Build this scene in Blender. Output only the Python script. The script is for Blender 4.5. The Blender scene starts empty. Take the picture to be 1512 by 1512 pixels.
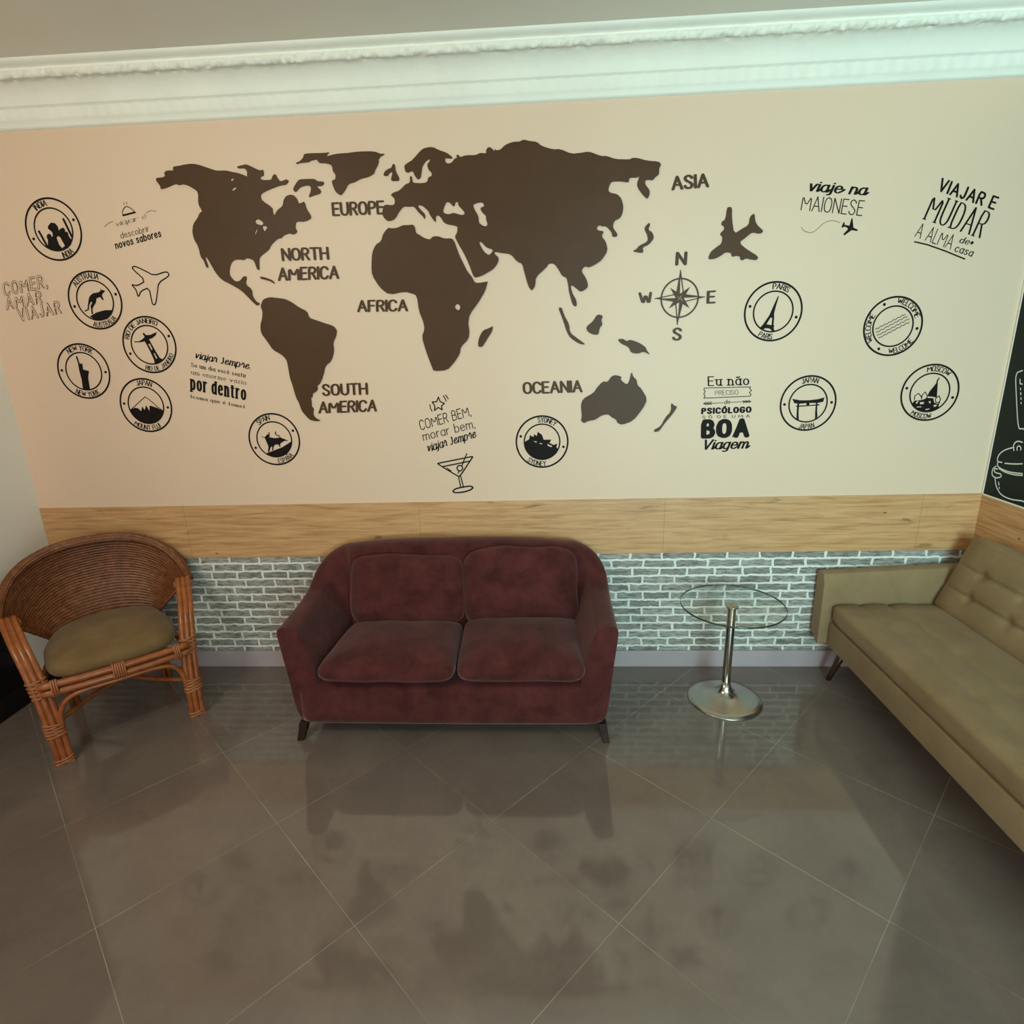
import bpy, bmesh, math, random
from math import sin, cos, pi, radians, sqrt, exp
from mathutils import Vector, Matrix, noise
from mathutils.geometry import tessellate_polygon
sc = bpy.context.scene
COL = sc.collection
random.seed(7)

# ------------------------------------------------------------------ camera
cam_d = bpy.data.cameras.new('camera'); cam = bpy.data.objects.new('camera', cam_d); COL.objects.link(cam)
cam_d.sensor_width = 36; cam_d.lens = 36 * 863.03 / 1512; cam_d.clip_start = .05
_r = Vector((0.99832912, 0.04959799, -0.02964796)); _u = Vector((0.01464742, 0.27911297, 0.96014655)); _f = Vector((-0.05589647, 0.95897653, -0.27792012))
cam.matrix_world = Matrix(((_r.x, _u.x, -_f.x, .49861), (_r.y, _u.y, -_f.y, -2.98554), (_r.z, _u.z, -_f.z, 1.78675), (0, 0, 0, 1)))
sc.camera = cam

# ------------------------------------------------------------------ world and lights
wd = bpy.data.worlds.new('world'); sc.world = wd; wd.use_nodes = True
bg = wd.node_tree.nodes['Background']; bg.inputs[0].default_value = (1.0, .745, .67, 1); bg.inputs[1].default_value = 1.26
def area(name, loc, aim, sx, sy, color, power, spread=180):
    d = bpy.data.lights.new(name, 'AREA'); d.shape = 'RECTANGLE'; d.size = sx; d.size_y = sy; d.color = color; d.energy = power; d.spread = radians(spread)
    o = bpy.data.objects.new(name, d); COL.objects.link(o); o.location = loc
    o.rotation_euler = (Vector(aim) - Vector(loc)).to_track_quat('-Z', 'Y').to_euler(); return o
area('daylight_doorway', (1.75, -4.8, 1.5), (2.5, 0, 1.9), 1.3, 2.2, (.55, 1.0, .99), 69, 115)
area('ceiling_lamp', (-1.5, -2.6, 2.9), (-1.3, -.6, 0.9), .7, .7, (.97, 1.0, .79), 30)
sc.view_settings.view_transform = 'Standard'; sc.view_settings.look = 'None'; sc.view_settings.gamma = 1
sc.view_settings.use_curve_mapping = False; sc.view_settings.exposure = 0.0

# ------------------------------------------------------------------ node helpers and materials
def lin(r, g, b):
    f = lambda c: (c / 12.92 if c <= .04045 else ((c + .055) / 1.055) ** 2.4)
    return (f(r / 255), f(g / 255), f(b / 255), 1)
class NT:
    def __init__(s, name):
        s.m = bpy.data.materials.new(name); s.m.use_nodes = True; s.t = s.m.node_tree; s.b = s.t.nodes['Principled BSDF']
    def n(s, typ, **kw):
        x = s.t.nodes.new('ShaderNode' + typ)
        for k, v in kw.items(): setattr(x, k, v)
        return x
    def l(s, a, b): s.t.links.new(a, b)
    def inp(s, node, key, v):
        i = node.inputs[key]
        if hasattr(v, 'is_output'): s.l(v, i)
        else: i.default_value = v
    def math(s, op, a, b=0.0, c=0.0):
        x = s.n('Math', operation=op)
        for i, v in enumerate((a, b, c)): s.inp(x, i, v)
        return x.outputs[0]
    def mix(s, f, a, b, mode='MIX'):
        x = s.n('MixRGB', blend_type=mode)
        for i, v in enumerate((f, a, b)): s.inp(x, i, v)
        return x.outputs[0]
    def pos(s): return s.n('NewGeometry').outputs['Position']
    def obj(s): return s.n('TexCoord').outputs['Object']
    def sep(s, v):
        x = s.n('SeparateXYZ'); s.l(v, x.inputs[0]); return x.outputs
    def comb(s, a, b, c):
        x = s.n('CombineXYZ')
        for i, v in enumerate((a, b, c)): s.inp(x, i, v)
        return x.outputs[0]
    def mapping(s, v, loc=(0, 0, 0), rot=(0, 0, 0), scale=(1, 1, 1)):
        x = s.n('Mapping'); s.l(v, x.inputs[0]); x.inputs[1].default_value = loc; x.inputs[2].default_value = rot; x.inputs[3].default_value = scale; return x.outputs[0]
    def noise(s, v, scale, detail=3.0, rough=.55, dist=0.0):
        x = s.n('TexNoise'); s.l(v, x.inputs['Vector']); x.inputs['Scale'].default_value = scale; x.inputs['Detail'].default_value = detail
        x.inputs['Roughness'].default_value = rough; x.inputs['Distortion'].default_value = dist; return x.outputs['Fac']
    def ramp(s, f, stops):
        x = s.n('ValToRGB'); s.l(f, x.inputs[0]); e = x.color_ramp.elements
        while len(e) > 1: e.remove(e[0])
        for i, (p, c) in enumerate(stops):
            el = e[0] if i == 0 else e.new(p)
            el.position = p; el.color = c if len(c) == 4 else (*c, 1)
        return x.outputs[0]
    def bump(s, h, strength=.3, dist=.01):
        x = s.n('Bump'); x.inputs['Strength'].default_value = strength; x.inputs['Distance'].default_value = dist; s.l(h, x.inputs['Height']); s.l(x.outputs[0], s.b.inputs['Normal'])
    def base(s, c): s.inp(s.b, 'Base Color', c)
    def set(s, **kw):
        for k, v in kw.items(): s.inp(s.b, k.replace('_', ' '), v)
        return s
def plain(name, rgb, rough=.5, spec=.5, metal=0.0, mott=.0, mscale=8, bump=0, bscale=60):
    m = NT(name); c = lin(*rgb); v = m.obj()
    if mott:
        n = m.noise(v, mscale, 5, .6)
        m.base(m.ramp(n, [(.3, tuple(x * (1 - mott) for x in c[:3])), (.7, tuple(min(1, x * (1 + mott)) for x in c[:3]))]))
    else: m.base(c)
    if bump: m.bump(m.noise(v, bscale, 4, .6), bump, .004)
    m.set(Roughness=rough, Metallic=metal); m.b.inputs['Specular IOR Level'].default_value = spec
    return m.m

BLACK = plain('black vinyl', (24, 17, 15), .6, .15)
SOFTBLACK = plain('dark brown vinyl', (58, 44, 36), .55, .3)
BROWN_INK = plain('brown vinyl', (122, 94, 72), .55, .3)
WHITE_INK = plain('white chalk paint', (225, 236, 228), .7, .2)
MAPBROWN = plain('dark brown painted board', (78, 51, 31), .45, .2, 0, .10, 4, .04, 90)
CERAM = plain('white cornice plaster', (240, 236, 226), .55, .35, 0, .03, 5, .10, 40)
CEIL = plain('ceiling paint', (240, 234, 224), .85, .2, 0, .02, 2, .04, 60)
WHITEWALL = plain('off white wall paint', (244, 240, 234), .5, .4, 0, .02, 2, .05, 50)
BASEB = plain('grey baseboard', (178, 163, 168), .4, .5, 0, .06, 6)
BLACKPANEL = plain('black gloss panel', (14, 14, 15), .12, .5)
CHALK = plain('black chalkboard paint', (8, 26, 22), .45, .2, 0, .12, 3)
DARKLEG = plain('dark lacquered wood', (40, 22, 16), .5, .2)
WALNUT = plain('dark walnut leg', (62, 36, 24), .3, .5, 0, .15, 20)

def wall_mat():
    m = NT('cream painted wall over brick paper'); p = m.pos(); X, Y, Z = m.sep(p)
    pn = m.noise(p, 1.3, 3); paint = m.mix(pn, (.75, .535, .40, 1), (.78, .56, .42, 1))
    wob = m.n('TexNoise'); m.l(p, wob.inputs['Vector']); wob.inputs['Scale'].default_value = 26; wob.inputs['Detail'].default_value = 3
    wx, wy, wz = m.sep(wob.outputs['Color'])
    bx = m.math('MULTIPLY_ADD', m.math('SUBTRACT', wx, .5), .020, X); bz = m.math('MULTIPLY_ADD', m.math('SUBTRACT', wz, .5), .018, Z)
    br = m.n('TexBrick'); br.offset = .42; br.offset_frequency = 2; br.squash = .86; br.squash_frequency = 3
    m.l(m.comb(bx, m.math('ADD', bz, .0124), 0.0), br.inputs['Vector'])
    br.inputs['Scale'].default_value = 1; br.inputs['Brick Width'].default_value = .171; br.inputs['Row Height'].default_value = .0468
    br.inputs['Mortar Size'].default_value = .0066; br.inputs['Mortar Smooth'].default_value = .30; br.inputs['Bias'].default_value = -.05
    br.inputs['Color1'].default_value = lin(126, 122, 117); br.inputs['Color2'].default_value = lin(174, 171, 165); br.inputs['Mortar'].default_value = lin(228, 228, 222)
    st = m.noise(m.mapping(p, scale=(9, 1, 70)), 1.6, 5, .65)
    st2 = m.noise(m.mapping(p, scale=(6, 1, 30)), 3, 4, .6)
    bc = m.mix(m.ramp(st, [(.45, (0, 0, 0)), (.66, (.6, .6, .6))]), br.outputs['Color'], lin(196, 195, 188))
    bc = m.mix(m.ramp(st2, [(.38, (.75, .75, .75)), (.54, (0, 0, 0))]), bc, lin(88, 85, 81), 'MIX')
    bc = m.mix(br.outputs['Fac'], bc, lin(230, 229, 222))
    isbrick = m.math('LESS_THAN', Z, .683)
    m.base(m.mix(isbrick, paint, bc))
    m.inp(m.b, 'Roughness', m.math('MULTIPLY_ADD', isbrick,   .10, .48)); m.b.inputs['Specular IOR Level'].default_value = .45
    m.bump(m.noise(p, 45, 4), .05, .004); return m.m
def oak_mat():
    m = NT('oak plank laminate'); p = m.pos(); X, Y, Z = m.sep(p); u = m.math('SUBTRACT', X, Y)
    v = m.comb(u, 0.0, Z)
    g = m.noise(m.mapping(v, scale=(1.6, 1, 26)), 2.2, 6, .6, .6); f = m.noise(m.mapping(v, scale=(6, 1, 190)), 1.5, 4, .6); k = m.noise(m.mapping(v, scale=(2.4, 1, 9)), 2.1, 3, .5, 1.2)
    c = m.ramp(g, [(.28, lin(163, 112, 75)), (.45, lin(205, 153, 105)), (.62, lin(221, 174, 124)), (.8, lin(190, 139, 93))])
    c = m.mix(m.math('MULTIPLY', f, .35), c, lin(134, 98, 70)); c = m.mix(m.ramp(k, [(.66, (0, 0, 0)), (.76, (.6, .6, .6))]), c, lin(104, 74, 50))
    vo = m.n('TexVoronoi'); m.l(m.mapping(v, scale=(3.1, 1, 7.3)), vo.inputs['Vector']); vo.inputs['Scale'].default_value = 1
    kn = m.math('LESS_THAN', vo.outputs['Distance'], .035); c = m.mix(m.math('MULTIPLY', kn, .75), c, lin(84, 56, 36))
    jx = m.math('ABSOLUTE', m.math('SUBTRACT', m.math('FRACT', m.math('MULTIPLY_ADD', u, .769, .63)), .5)); jn = m.math('LESS_THAN', jx, .0009); c = m.mix(m.math('MULTIPLY', jn, .5), c, lin(100, 72, 46))
    m.base(c); m.set(Roughness=.42); m.bump(f, .06, .002); return m.m
def floor_mat():
    m = NT('polished taupe floor tile'); p = m.pos(); X, Y, Z = m.sep(p); th = .82027; s = .6
    dx = m.math('SUBTRACT', X, -2.2669); dy = m.math('SUBTRACT', Y, -1.2284)
    a = m.math('DIVIDE', m.math('ADD', m.math('MULTIPLY', dx, cos(th)), m.math('MULTIPLY', dy, sin(th))), s)
    b = m.math('DIVIDE', m.math('SUBTRACT', m.math('MULTIPLY', dx, sin(th)), m.math('MULTIPLY', dy, cos(th))), s)
    def line(t): return m.math('LESS_THAN', m.math('SUBTRACT', .5, m.math('ABSOLUTE', m.math('SUBTRACT', m.math('FRACT', t), .5))), .0020)
    g = m.math('MAXIMUM', line(a), line(b))
    gn = m.ramp(m.noise(p, 2.6, 3, .6), [(.38, (.12, .12, .12)), (.62, (.8, .8, .8))])
    cell = m.n('TexWhiteNoise'); m.l(m.comb(m.math('FLOOR', a), m.math('FLOOR', b), 0.0), cell.inputs['Vector'])
    n1 = m.noise(p, 3.2, 6, .62, .4); n2 = m.noise(p, 34, 3, .6)
    t = m.math('ADD', m.math('MULTIPLY', n1, .8), m.math('MULTIPLY', n2, .2)); t = m.math('MULTIPLY_ADD', cell.outputs['Value'], .10, t)
    c = m.ramp(t, [(.3, lin(105, 91, 86)), (.55, lin(116, 102, 96)), (.8, lin(127, 113, 105))])
    c = m.mix(m.math('MULTIPLY', g, gn), c, lin(178, 168, 150)); m.base(c)
    r = m.ramp(m.noise(p, 2.2, 4, .6), [(.3, (.05, .05, .05)), (.7, (.10, .10, .10))]); m.inp(m.b, 'Roughness', r); m.b.inputs['Specular IOR Level'].default_value = .85
    return m.m
def fabric(name, c0, c1, scale, sheen=.0, rough=.85, weave=900, mott=9, bstr=.25, tint=(1, 1, 1, 1)):
    m = NT(name); v = m.obj(); n = m.noise(v, mott, 6, .65, .3); f = m.noise(v, weave, 2, .7)
    t = m.math('MULTIPLY_ADD', m.math('SUBTRACT', f, .5), .35, n)
    m.base(m.ramp(t, [(.3, lin(*c0)), (.7, lin(*c1))])); m.set(Roughness=rough); m.b.inputs['Specular IOR Level'].default_value = .15
    m.b.inputs['Sheen Weight'].default_value = sheen; m.b.inputs['Sheen Roughness'].default_value = .4; m.b.inputs['Sheen Tint'].default_value = tint
    m.bump(m.math('ADD', m.math('MULTIPLY', f, .5), m.noise(v, scale, 4, .6)), bstr, .004); return m.m
VELVET = fabric('burgundy corduroy velvet', (60, 26, 26), (92, 44, 43), 60, .35, .9, 500, 9, .4, (1, .75, .75, 1))
PIPING = plain('burgundy piping', (88, 46, 44), .85, .15)
OLIVE = fabric('olive grey woven fabric', (137, 115, 84), (156, 133, 101), 200, .12, .85, 1100, 5, .25)
OLIVEDARK = plain('dark seam thread', (58, 50, 36), .9, .1)
CUSH = fabric('olive brown cushion fabric', (108, 84, 54), (128, 103, 72), 160, .15, .9, 900, 8, .3)
def cane_mat(name, a, b, rough=.25):
    m = NT(name); v = m.obj(); n = m.noise(v, 22, 4, .6); m.base(m.ramp(n, [(.3, lin(*a)), (.7, lin(*b))])); m.set(Roughness=rough); m.bump(m.noise(v, 90, 3), .1, .003); return m.m
CANE = cane_mat('varnished rattan cane', (136, 74, 38), (166, 98, 54))
WRAP = cane_mat('rattan binding', (146, 86, 50), (172, 108, 70), .45)
def weave_mat():
    m = NT('dark woven rattan'); v = m.obj(); n = m.noise(v, 30, 5, .7); f = m.noise(v, 160, 3, .7)
    c = m.ramp(n, [(.3, lin(86, 46, 24)), (.55, lin(120, 68, 38)), (.75, lin(150, 92, 56))]); c = m.mix(m.ramp(f, [(.55, (0, 0, 0)), (.72, (.7, .7, .7))]), c, lin(176, 120, 80))
    m.base(c); m.set(Roughness=.34); m.bump(f, .3, .003); return m.m
WEAVE = weave_mat()
def steel_mat():
    m = NT('brushed steel'); v = m.obj(); n = m.noise(v, 40, 3); m.base(lin(190, 186, 178)); m.set(Metallic=1.0, Roughness=.24)
    m.b.inputs['Anisotropic'].default_value = .6; return m.m
STEEL = steel_mat()
def glass_mat():
    m = NT('clear table glass'); t = m.t; out = t.nodes['Material Output']; t.nodes.remove(m.b)
    tr = m.n('BsdfTransparent'); tr.inputs[0].default_value = (.972, .988, .978, 1); gl = m.n('BsdfGlossy'); gl.inputs['Roughness'].default_value = .02
    fr = m.n('Fresnel'); fr.inputs[0].default_value = 1.5; mx = m.n('MixShader'); gm = m.n('NewGeometry'); m.l(m.math('MULTIPLY', fr.outputs[0], m.math('SUBTRACT', 1.0, gm.outputs['Backfacing'])), mx.inputs[0]); m.l(tr.outputs[0], mx.inputs[1]); m.l(gl.outputs[0], mx.inputs[2]); m.l(mx.outputs[0], out.inputs[0]); return m.m
GLASS = glass_mat(); GLASSEDGE = plain('dark glass edge', (52, 66, 58), .15, .6)
WALLM = wall_mat(); OAK = oak_mat(); FLOOR = floor_mat()

# ------------------------------------------------------------------ object helpers
def mk(name, vs, fs, mat, parent=None, smooth=True, sub=0, bev=0.0):
    me = bpy.data.meshes.new(name); me.from_pydata([tuple(v) for v in vs], [], fs); me.update()
    bm = bmesh.new(); bm.from_mesh(me); bmesh.ops.recalc_face_normals(bm, faces=bm.faces); bm.to_mesh(me); bm.free()
    me.materials.append(mat)
    if smooth:
        for p in me.polygons: p.use_smooth = True
    o = bpy.data.objects.new(name, me); COL.objects.link(o)
    if parent is not None: o.parent = parent
    if bev:
        b = o.modifiers.new('bevel', 'BEVEL'); b.width = bev; b.segments = 3; b.limit_method = 'ANGLE'; b.angle_limit = radians(40)
    if sub:
        s = o.modifiers.new('subsurf', 'SUBSURF'); s.levels = sub; s.render_levels = sub
    return o
def tag(o, label, cat, group=None, kind=None):
    if label: o['label'] = label
    if cat: o['category'] = cat
    if group: o['group'] = group
    if kind: o['kind'] = kind
    return o
def thing(name, label, cat, loc=(0, 0, 0), rz=0.0, group=None):
    o = bpy.data.objects.new(name, None); o.empty_display_size = .1; COL.objects.link(o); o.location = loc; o.rotation_euler = (0, 0, rz)
    return tag(o, label, cat, group)
def structure(o): o['kind'] = 'structure'; return o
class G:
    """collects geometry for one mesh"""
    def __init__(s): s.v = []; s.f = []
    def add(s, vs, fs):
        k = len(s.v); s.v += [tuple(v) for v in vs]; s.f += [tuple(i + k for i in f) for f in fs]; return s
    def box(s, x0, x1, y0, y1, z0, z1):
        return s.add([(x0, y0, z0), (x1, y0, z0), (x1, y1, z0), (x0, y1, z0), (x0, y0, z1), (x1, y0, z1), (x1, y1, z1), (x0, y1, z1)],
                     [(0, 3, 2, 1), (4, 5, 6, 7), (0, 1, 5, 4), (1, 2, 6, 5), (2, 3, 7, 6), (3, 0, 4, 7)])
    def tube(s, path, r, n=10, closed=False, ry=None):
        path = [Vector(p) for p in path]; N = len(path); rr = r if callable(r) else (lambda t: r)
        up = None; rings = []
        for i, p in enumerate(path):
            a = path[(i - 1) % N] if (closed or i) else p; b = path[(i + 1) % N] if (closed or i < N - 1) else p
            t = (b - a).normalized()
            if up is None: up = Vector((0, 0, 1)) if abs(t.z) < .9 else Vector((1, 0, 0))
            up = (up - t * up.dot(t)).normalized(); w = t.cross(up); q = rr(i / max(1, N - 1))
            rings.append([p + (up * cos(2 * pi * k / n) + w * sin(2 * pi * k / n)) * q for k in range(n)])
        vs = [v for ring in rings for v in ring]; fs = []
        for i in range(N if closed else N - 1):
            for k in range(n):
                j = (i + 1) % N; fs.append((i * n + k, i * n + (k + 1) % n, j * n + (k + 1) % n, j * n + k))
        if not closed: fs += [tuple(range(n - 1, -1, -1)), tuple((N - 1) * n + k for k in range(n))]
        return s.add(vs, fs)
    def lathe(s, prof, n=64, c=(0, 0, 0), caps=True):
        vs = [(c[0] + r * cos(2 * pi * k / n), c[1] + r * sin(2 * pi * k / n), c[2] + z) for r, z in prof for k in range(n)]
        fs = [(i * n + k, i * n + (k + 1) % n, (i + 1) * n + (k + 1) % n, (i + 1) * n + k) for i in range(len(prof) - 1) for k in range(n)]
        if caps: fs += [tuple(range(n - 1, -1, -1)), tuple((len(prof) - 1) * n + k for k in range(n))]
        return s.add(vs, fs)
    def mk(s, name, mat, parent=None, **kw): return mk(name, s.v, s.f, mat, parent, **kw)
def spl(pts, n=8, closed=False):
    P = [Vector(p) for p in pts]; N = len(P); out = []
    for i in range(N if closed else N - 1):
        a, b, c, d = (P[(i - 1) % N] if closed or i else P[0] * 2 - P[1]), P[i], P[(i + 1) % N], (P[(i + 2) % N] if closed or i < N - 2 else P[-1] * 2 - P[-2])
        for k in range(n):
            t = k / n; out.append(.5 * ((2 * b) + (c - a) * t + (2 * a - 5 * b + 4 * c - d) * t * t + (3 * b - a - 3 * c + d) * t ** 3))
    if not closed: out.append(P[-1])
    return out
def superbox(a, b, c, n=8, m=6, nx=24, ny=24, nz=8, fn=None):
    """rounded block of half sizes a,b,c; fn displaces (x,y,z)->(x,y,z)"""
    idx = {}; vs = []; fs = []
    def vert(i, j, k):
        key = (i, j, k)
        if key in idx: return idx[key]
        u = [2 * i / nx - 1, 2 * j / ny - 1, 2 * k / nz - 1]
        w = lambda t, q: t
        q = ((abs(u[0]) ** n + abs(u[1]) ** n) ** (m / n) + abs(u[2]) ** m) ** (1 / m)
        p = (a * u[0] / q, b * u[1] / q, c * u[2] / q)
        if fn: p = fn(*p)
        idx[key] = len(vs); vs.append(p); return idx[key]
    for k in (0, nz):
        for i in range(nx):
            for j in range(ny): fs.append((vert(i, j, k), vert(i + 1, j, k), vert(i + 1, j + 1, k), vert(i, j + 1, k)))
    for j in (0, ny):
        for i in range(nx):
            for k in range(nz): fs.append((vert(i, j, k), vert(i + 1, j, k), vert(i + 1, j, k + 1), vert(i, j, k + 1)))
    for i in (0, nx):
        for j in range(ny):
            for k in range(nz): fs.append((vert(i, j, k), vert(i, j + 1, k), vert(i, j + 1, k + 1), vert(i, j, k + 1)))
    return vs, fs
def grid(rows, closed=False):
    R = len(rows); N = len(rows[0]); vs = [p for r in rows for p in r]; fs = []
    for i in range(R - 1):
        for k in range(N if closed else N - 1): fs.append((i * N + k, i * N + (k + 1) % N, (i + 1) * N + (k + 1) % N, (i + 1) * N + k))
    return vs, fs

# ------------------------------------------------------------------ room shell
XL, XR, YF, ZC = -2.298, 2.716, -6.2, 3.024
g = G().box(XL - .15, XR + .15, YF, .15, -.12, 0); structure(g.mk('floor', FLOOR, smooth=False))
g = G().box(XL - .15, XR + .15, YF, .15, ZC, ZC + .12); structure(g.mk('ceiling', CEIL, smooth=False))
g = G().box(XL - .15, XR + .15, 0, .15, 0, ZC); structure(g.mk('wall_back', WALLM, smooth=False))
g = G().box(XL - .15, XL, YF, 0, 0, ZC); structure(g.mk('wall_left', WHITEWALL, smooth=False))
g = G().box(XR, XR + .15, YF, 0, 0, ZC); structure(g.mk('wall_right', WALLM, smooth=False))
g = G().box(XL + .002, XR - .005, -.005, 0, .682, .984); structure(g.mk('trim_2', OAK, smooth=False, bev=.001))
g = G().box(XR - .005, XR, YF + .2, 0, .682, .984); structure(g.mk('trim_3', OAK, smooth=False, bev=.001))
g = G().box(XL, XR, -.014, 0, 0, .099); structure(g.mk('baseboard_back', BASEB, smooth=False, bev=.003))
g = G().box(XR - .014, XR, YF + .2, -.014, 0, .099); structure(g.mk('baseboard_right', BASEB, smooth=False, bev=.003))
g = G().box(XL, XL + .014, -2.4, -.014, 0, .115); structure(g.mk('baseboard_left', BLACKPANEL, smooth=False, bev=.004))
g = G().box(XL, XL + .010, -1.45, -.36, .115, 2.1); structure(g.mk('door_1', BLACKPANEL, smooth=False, bev=.003))

# plaster cornice: a moulded profile with a modelled leaf band under the ceiling
PROF = [(0, 2.800), (-.012, 2.804), (-.016, 2.812), (-.015, 2.826), (-.021, 2.831), (-.024, 2.845), (-.024, 2.872), (-.023, 2.882), (-.032, 2.884), (-.034, 2.891), (-.036, 2.905), (-.043, 2.925),
        (-.055, 2.944), (-.070, 2.957), (-.084, 2.964), (-.096, 2.966), (-.108, 2.962), (-.117, 2.966), (-.122, 2.976), (-.120, 2.988), (-.112, 2.996), (-.113, 2.999), (-.128, 3.001), (-.133, 3.006), (-.148, 3.008), (-.150, 3.026)]
def cornice(name, A, B, inward):
    A = Vector(A); B = Vector(B); L = (B - A).length; d = (B - A) / L; n = int(L / .006); rows = []
    for i in range(n + 1):
        s = L * i / n; base = A + d * s; row = []
        for k, (o, z) in enumerate(PROF):
            q = 0.0
            if 15 <= k <= 19: q = .006 * noise.noise((s * 15, k * .8, 3.1)) + .011 * noise.noise((s * 46, k * .9, 7.7)) + .006 * noise.noise((s * 90, k * 1.3, 2.2))
            elif 10 <= k <= 14: q = .0045 * max(0, sin(s * 62 + k * .9)) ** 3 * (k - 9) / 5 + .0026 * noise.noise((s * 70, k, 1)) * (k - 9) / 5
            elif 5 <= k <= 6: q = .0022 * sin(s * 105 + k)
            p = base + inward * (-o + q); row.append((p.x, p.y, z - (q * .7 if 15 <= k <= 19 else 0)))
        rows.append(row)
    v, f = grid(rows); return structure(mk(name, v, f, CERAM))
cornice('trim_1', (XL, 0, 0), (XR, 0, 0), Vector((0, -1, 0)))
cornice('trim_4', (XL, 0, 0), (XL, -2.6, 0), Vector((1, 0, 0)))
cornice('trim_5', (XR, 0, 0), (XR, -2.6, 0), Vector((-1, 0, 0)))

# ------------------------------------------------------------------ burgundy loveseat
LX = .045
sofa = thing('loveseat', 'burgundy corduroy two seat sofa with loose cushions against the brick-papered wall', 'sofa', (LX, -.36, 0))
def lv(name, vs, fs, mat, parent=sofa, **kw): return mk(name, [(v[0], v[1] + .36, v[2]) for v in vs], fs, mat, parent, **kw)
WB = .722; RC = .16; YB = -.055; YFR = -.655
half = [(-WB, YFR + t * (YB - RC - YFR), 180.0, t) for t in (0, .012, .06, .2, .4, .6, .78, .92)]
half += [(-WB + RC + RC * cos(radians(a)), YB - RC + RC * sin(radians(a)), a, 1 + (180 - a) / 90) for a in (172, 160, 148, 136, 124, 112, 100, 90)]
half += [(x, YB, 90.0, 2 + (x + WB - RC) / (WB - RC)) for x in (-.48, -.36, -.2, 0)]
def hgt(t):
    if t <= 1: return .580 + .018 * t + .030 * t ** 5
    if t <= 2: u = t - 1; return .628 + .160 * (1 - (1 - u) ** 1.8)
    return .788 + .024 * (1 - (3 - t) ** 4)
rows = []
def section(x, y, a, t):
    n = Vector((cos(radians(a)), sin(radians(a)), 0)); h = hgt(t); k = min(max(t - 1, 0), 1); ln = .050 * (1 - k ** 3) + .006 * k ** 3; th = .105 + .02 * k; e = .05 * min(t, 1) + .03 * k; b = Vector((x, y, 0))
    zs = [(0, .078), (ln * .25, .2), (ln * .62, .40), (ln, h - .035), (ln - .004, h - .012), (ln - .022, h - .001), (ln - .055, h), (ln - .085, h - .006), (ln - th + .006, h - .022), (ln - th, h - .05), (-th - .004 - e, .40), (-th - .01 - e * 1.3, .26), (-th - .01, .078)]
    return [b + n * d + Vector((0, 0, z)) for d, z in zs]
secs = [section(*p) for p in half]
full = secs + [[Vector((-p.x, p.y, p.z)) for p in s] for s in reversed(secs[:-1])]
full = [[(p.x + 0, p.y, p.z) for p in s] for s in full]
v, f = grid(full, closed=True); N = len(full[0]); f.append(tuple(range(N))); f.append(tuple((len(full) - 1) * N + k for k in range(N - 1, -1, -1)))
lv('shell', v, f, VELVET, sub=2)
def apr(x, y, z):
    return (x, y - .006 * cos(pi * x / 1.5) * (1 if y < 0 else 0), z)
v, f = superbox(.718, .29, .112, 26, 10, 40, 12, 10, apr)
lv('base', [(x, y - .375, z + .186) for x, y, z in v], f, VELVET)
def cushion(a, b, c, crown, seed, skew=0.0, n=9, m=3.2):
    def fn(x, y, z):
        e = (1 - (x / a) ** 2) * (1 - (y / b) ** 2); q = noise.noise((x * 7 + seed, y * 7, z * 5)) * .006
        return (x + skew * y, y, z + (crown * e if z > 0 else -crown * .3 * e) + q)
    return superbox(a, b, c, n, m, 36, 30, 10, fn)
def outline(a, b, c, z, n, m, seed, crown):
    pts = []; sc_ = (1 - abs(z / c) ** m) ** (1 / m)
    for k in range(72):
        t = 2 * pi * k / 72; x, y = cos(t), sin(t); r = (abs(x) ** n + abs(y) ** n) ** (-1 / n) * sc_; X, Y = a * x * r, b * y * r
        q = noise.noise((X * 7 + seed, Y * 7, z * 5)) * .006; e = (1 - (X / a) ** 2) * (1 - (Y / b) ** 2)
        pts.append((X, Y, z + (crown * e if z > 0 else -crown * .3 * e) + q))
    return pts
def place(pts, M): return [tuple(M @ Vector(p)) for p in pts]
for (x0, x1, xb0, xb1, y0, y1, zc, rx, seed) in ((-.555, .082, -.515, .076, -.712, -.245, .374, 1.5, 1), (.090, .672, .080, .668, -.708, -.245, .384, 4.0, 5)):
    a, d = (x1 - x0) / 2, (y1 - y0) / 2; xc = (x0 + x1) / 2 - LX
    def warp(p, a=a, d=d, x0=x0, x1=x1, xb0=xb0, xb1=xb1, xc=xc):
        t = (p[1] / d + 1) / 2; l = x0 * (1 - t) + xb0 * t - LX; r = x1 * (1 - t) + xb1 * t - LX; return (l + (r - l) * (p[0] / a + 1) / 2 - xc, p[1], p[2])
    M = Matrix.Translation((xc, (y0 + y1) / 2, zc)) @ Matrix.Rotation(radians(rx), 4, 'X')
    v, f = cushion(a, d, .076, .016, seed, 0, 10, 2.5)
    c = lv('seat_cushion', place([warp(p) for p in v], M), f, VELVET)
    g = G(); g.tube(place([warp(p) for p in outline(a, d, .076, -.030, 10, 2.5, seed, .016)], M), .0042, 6, closed=True)
    lv('piping', g.v, g.f, PIPING, c)
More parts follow.
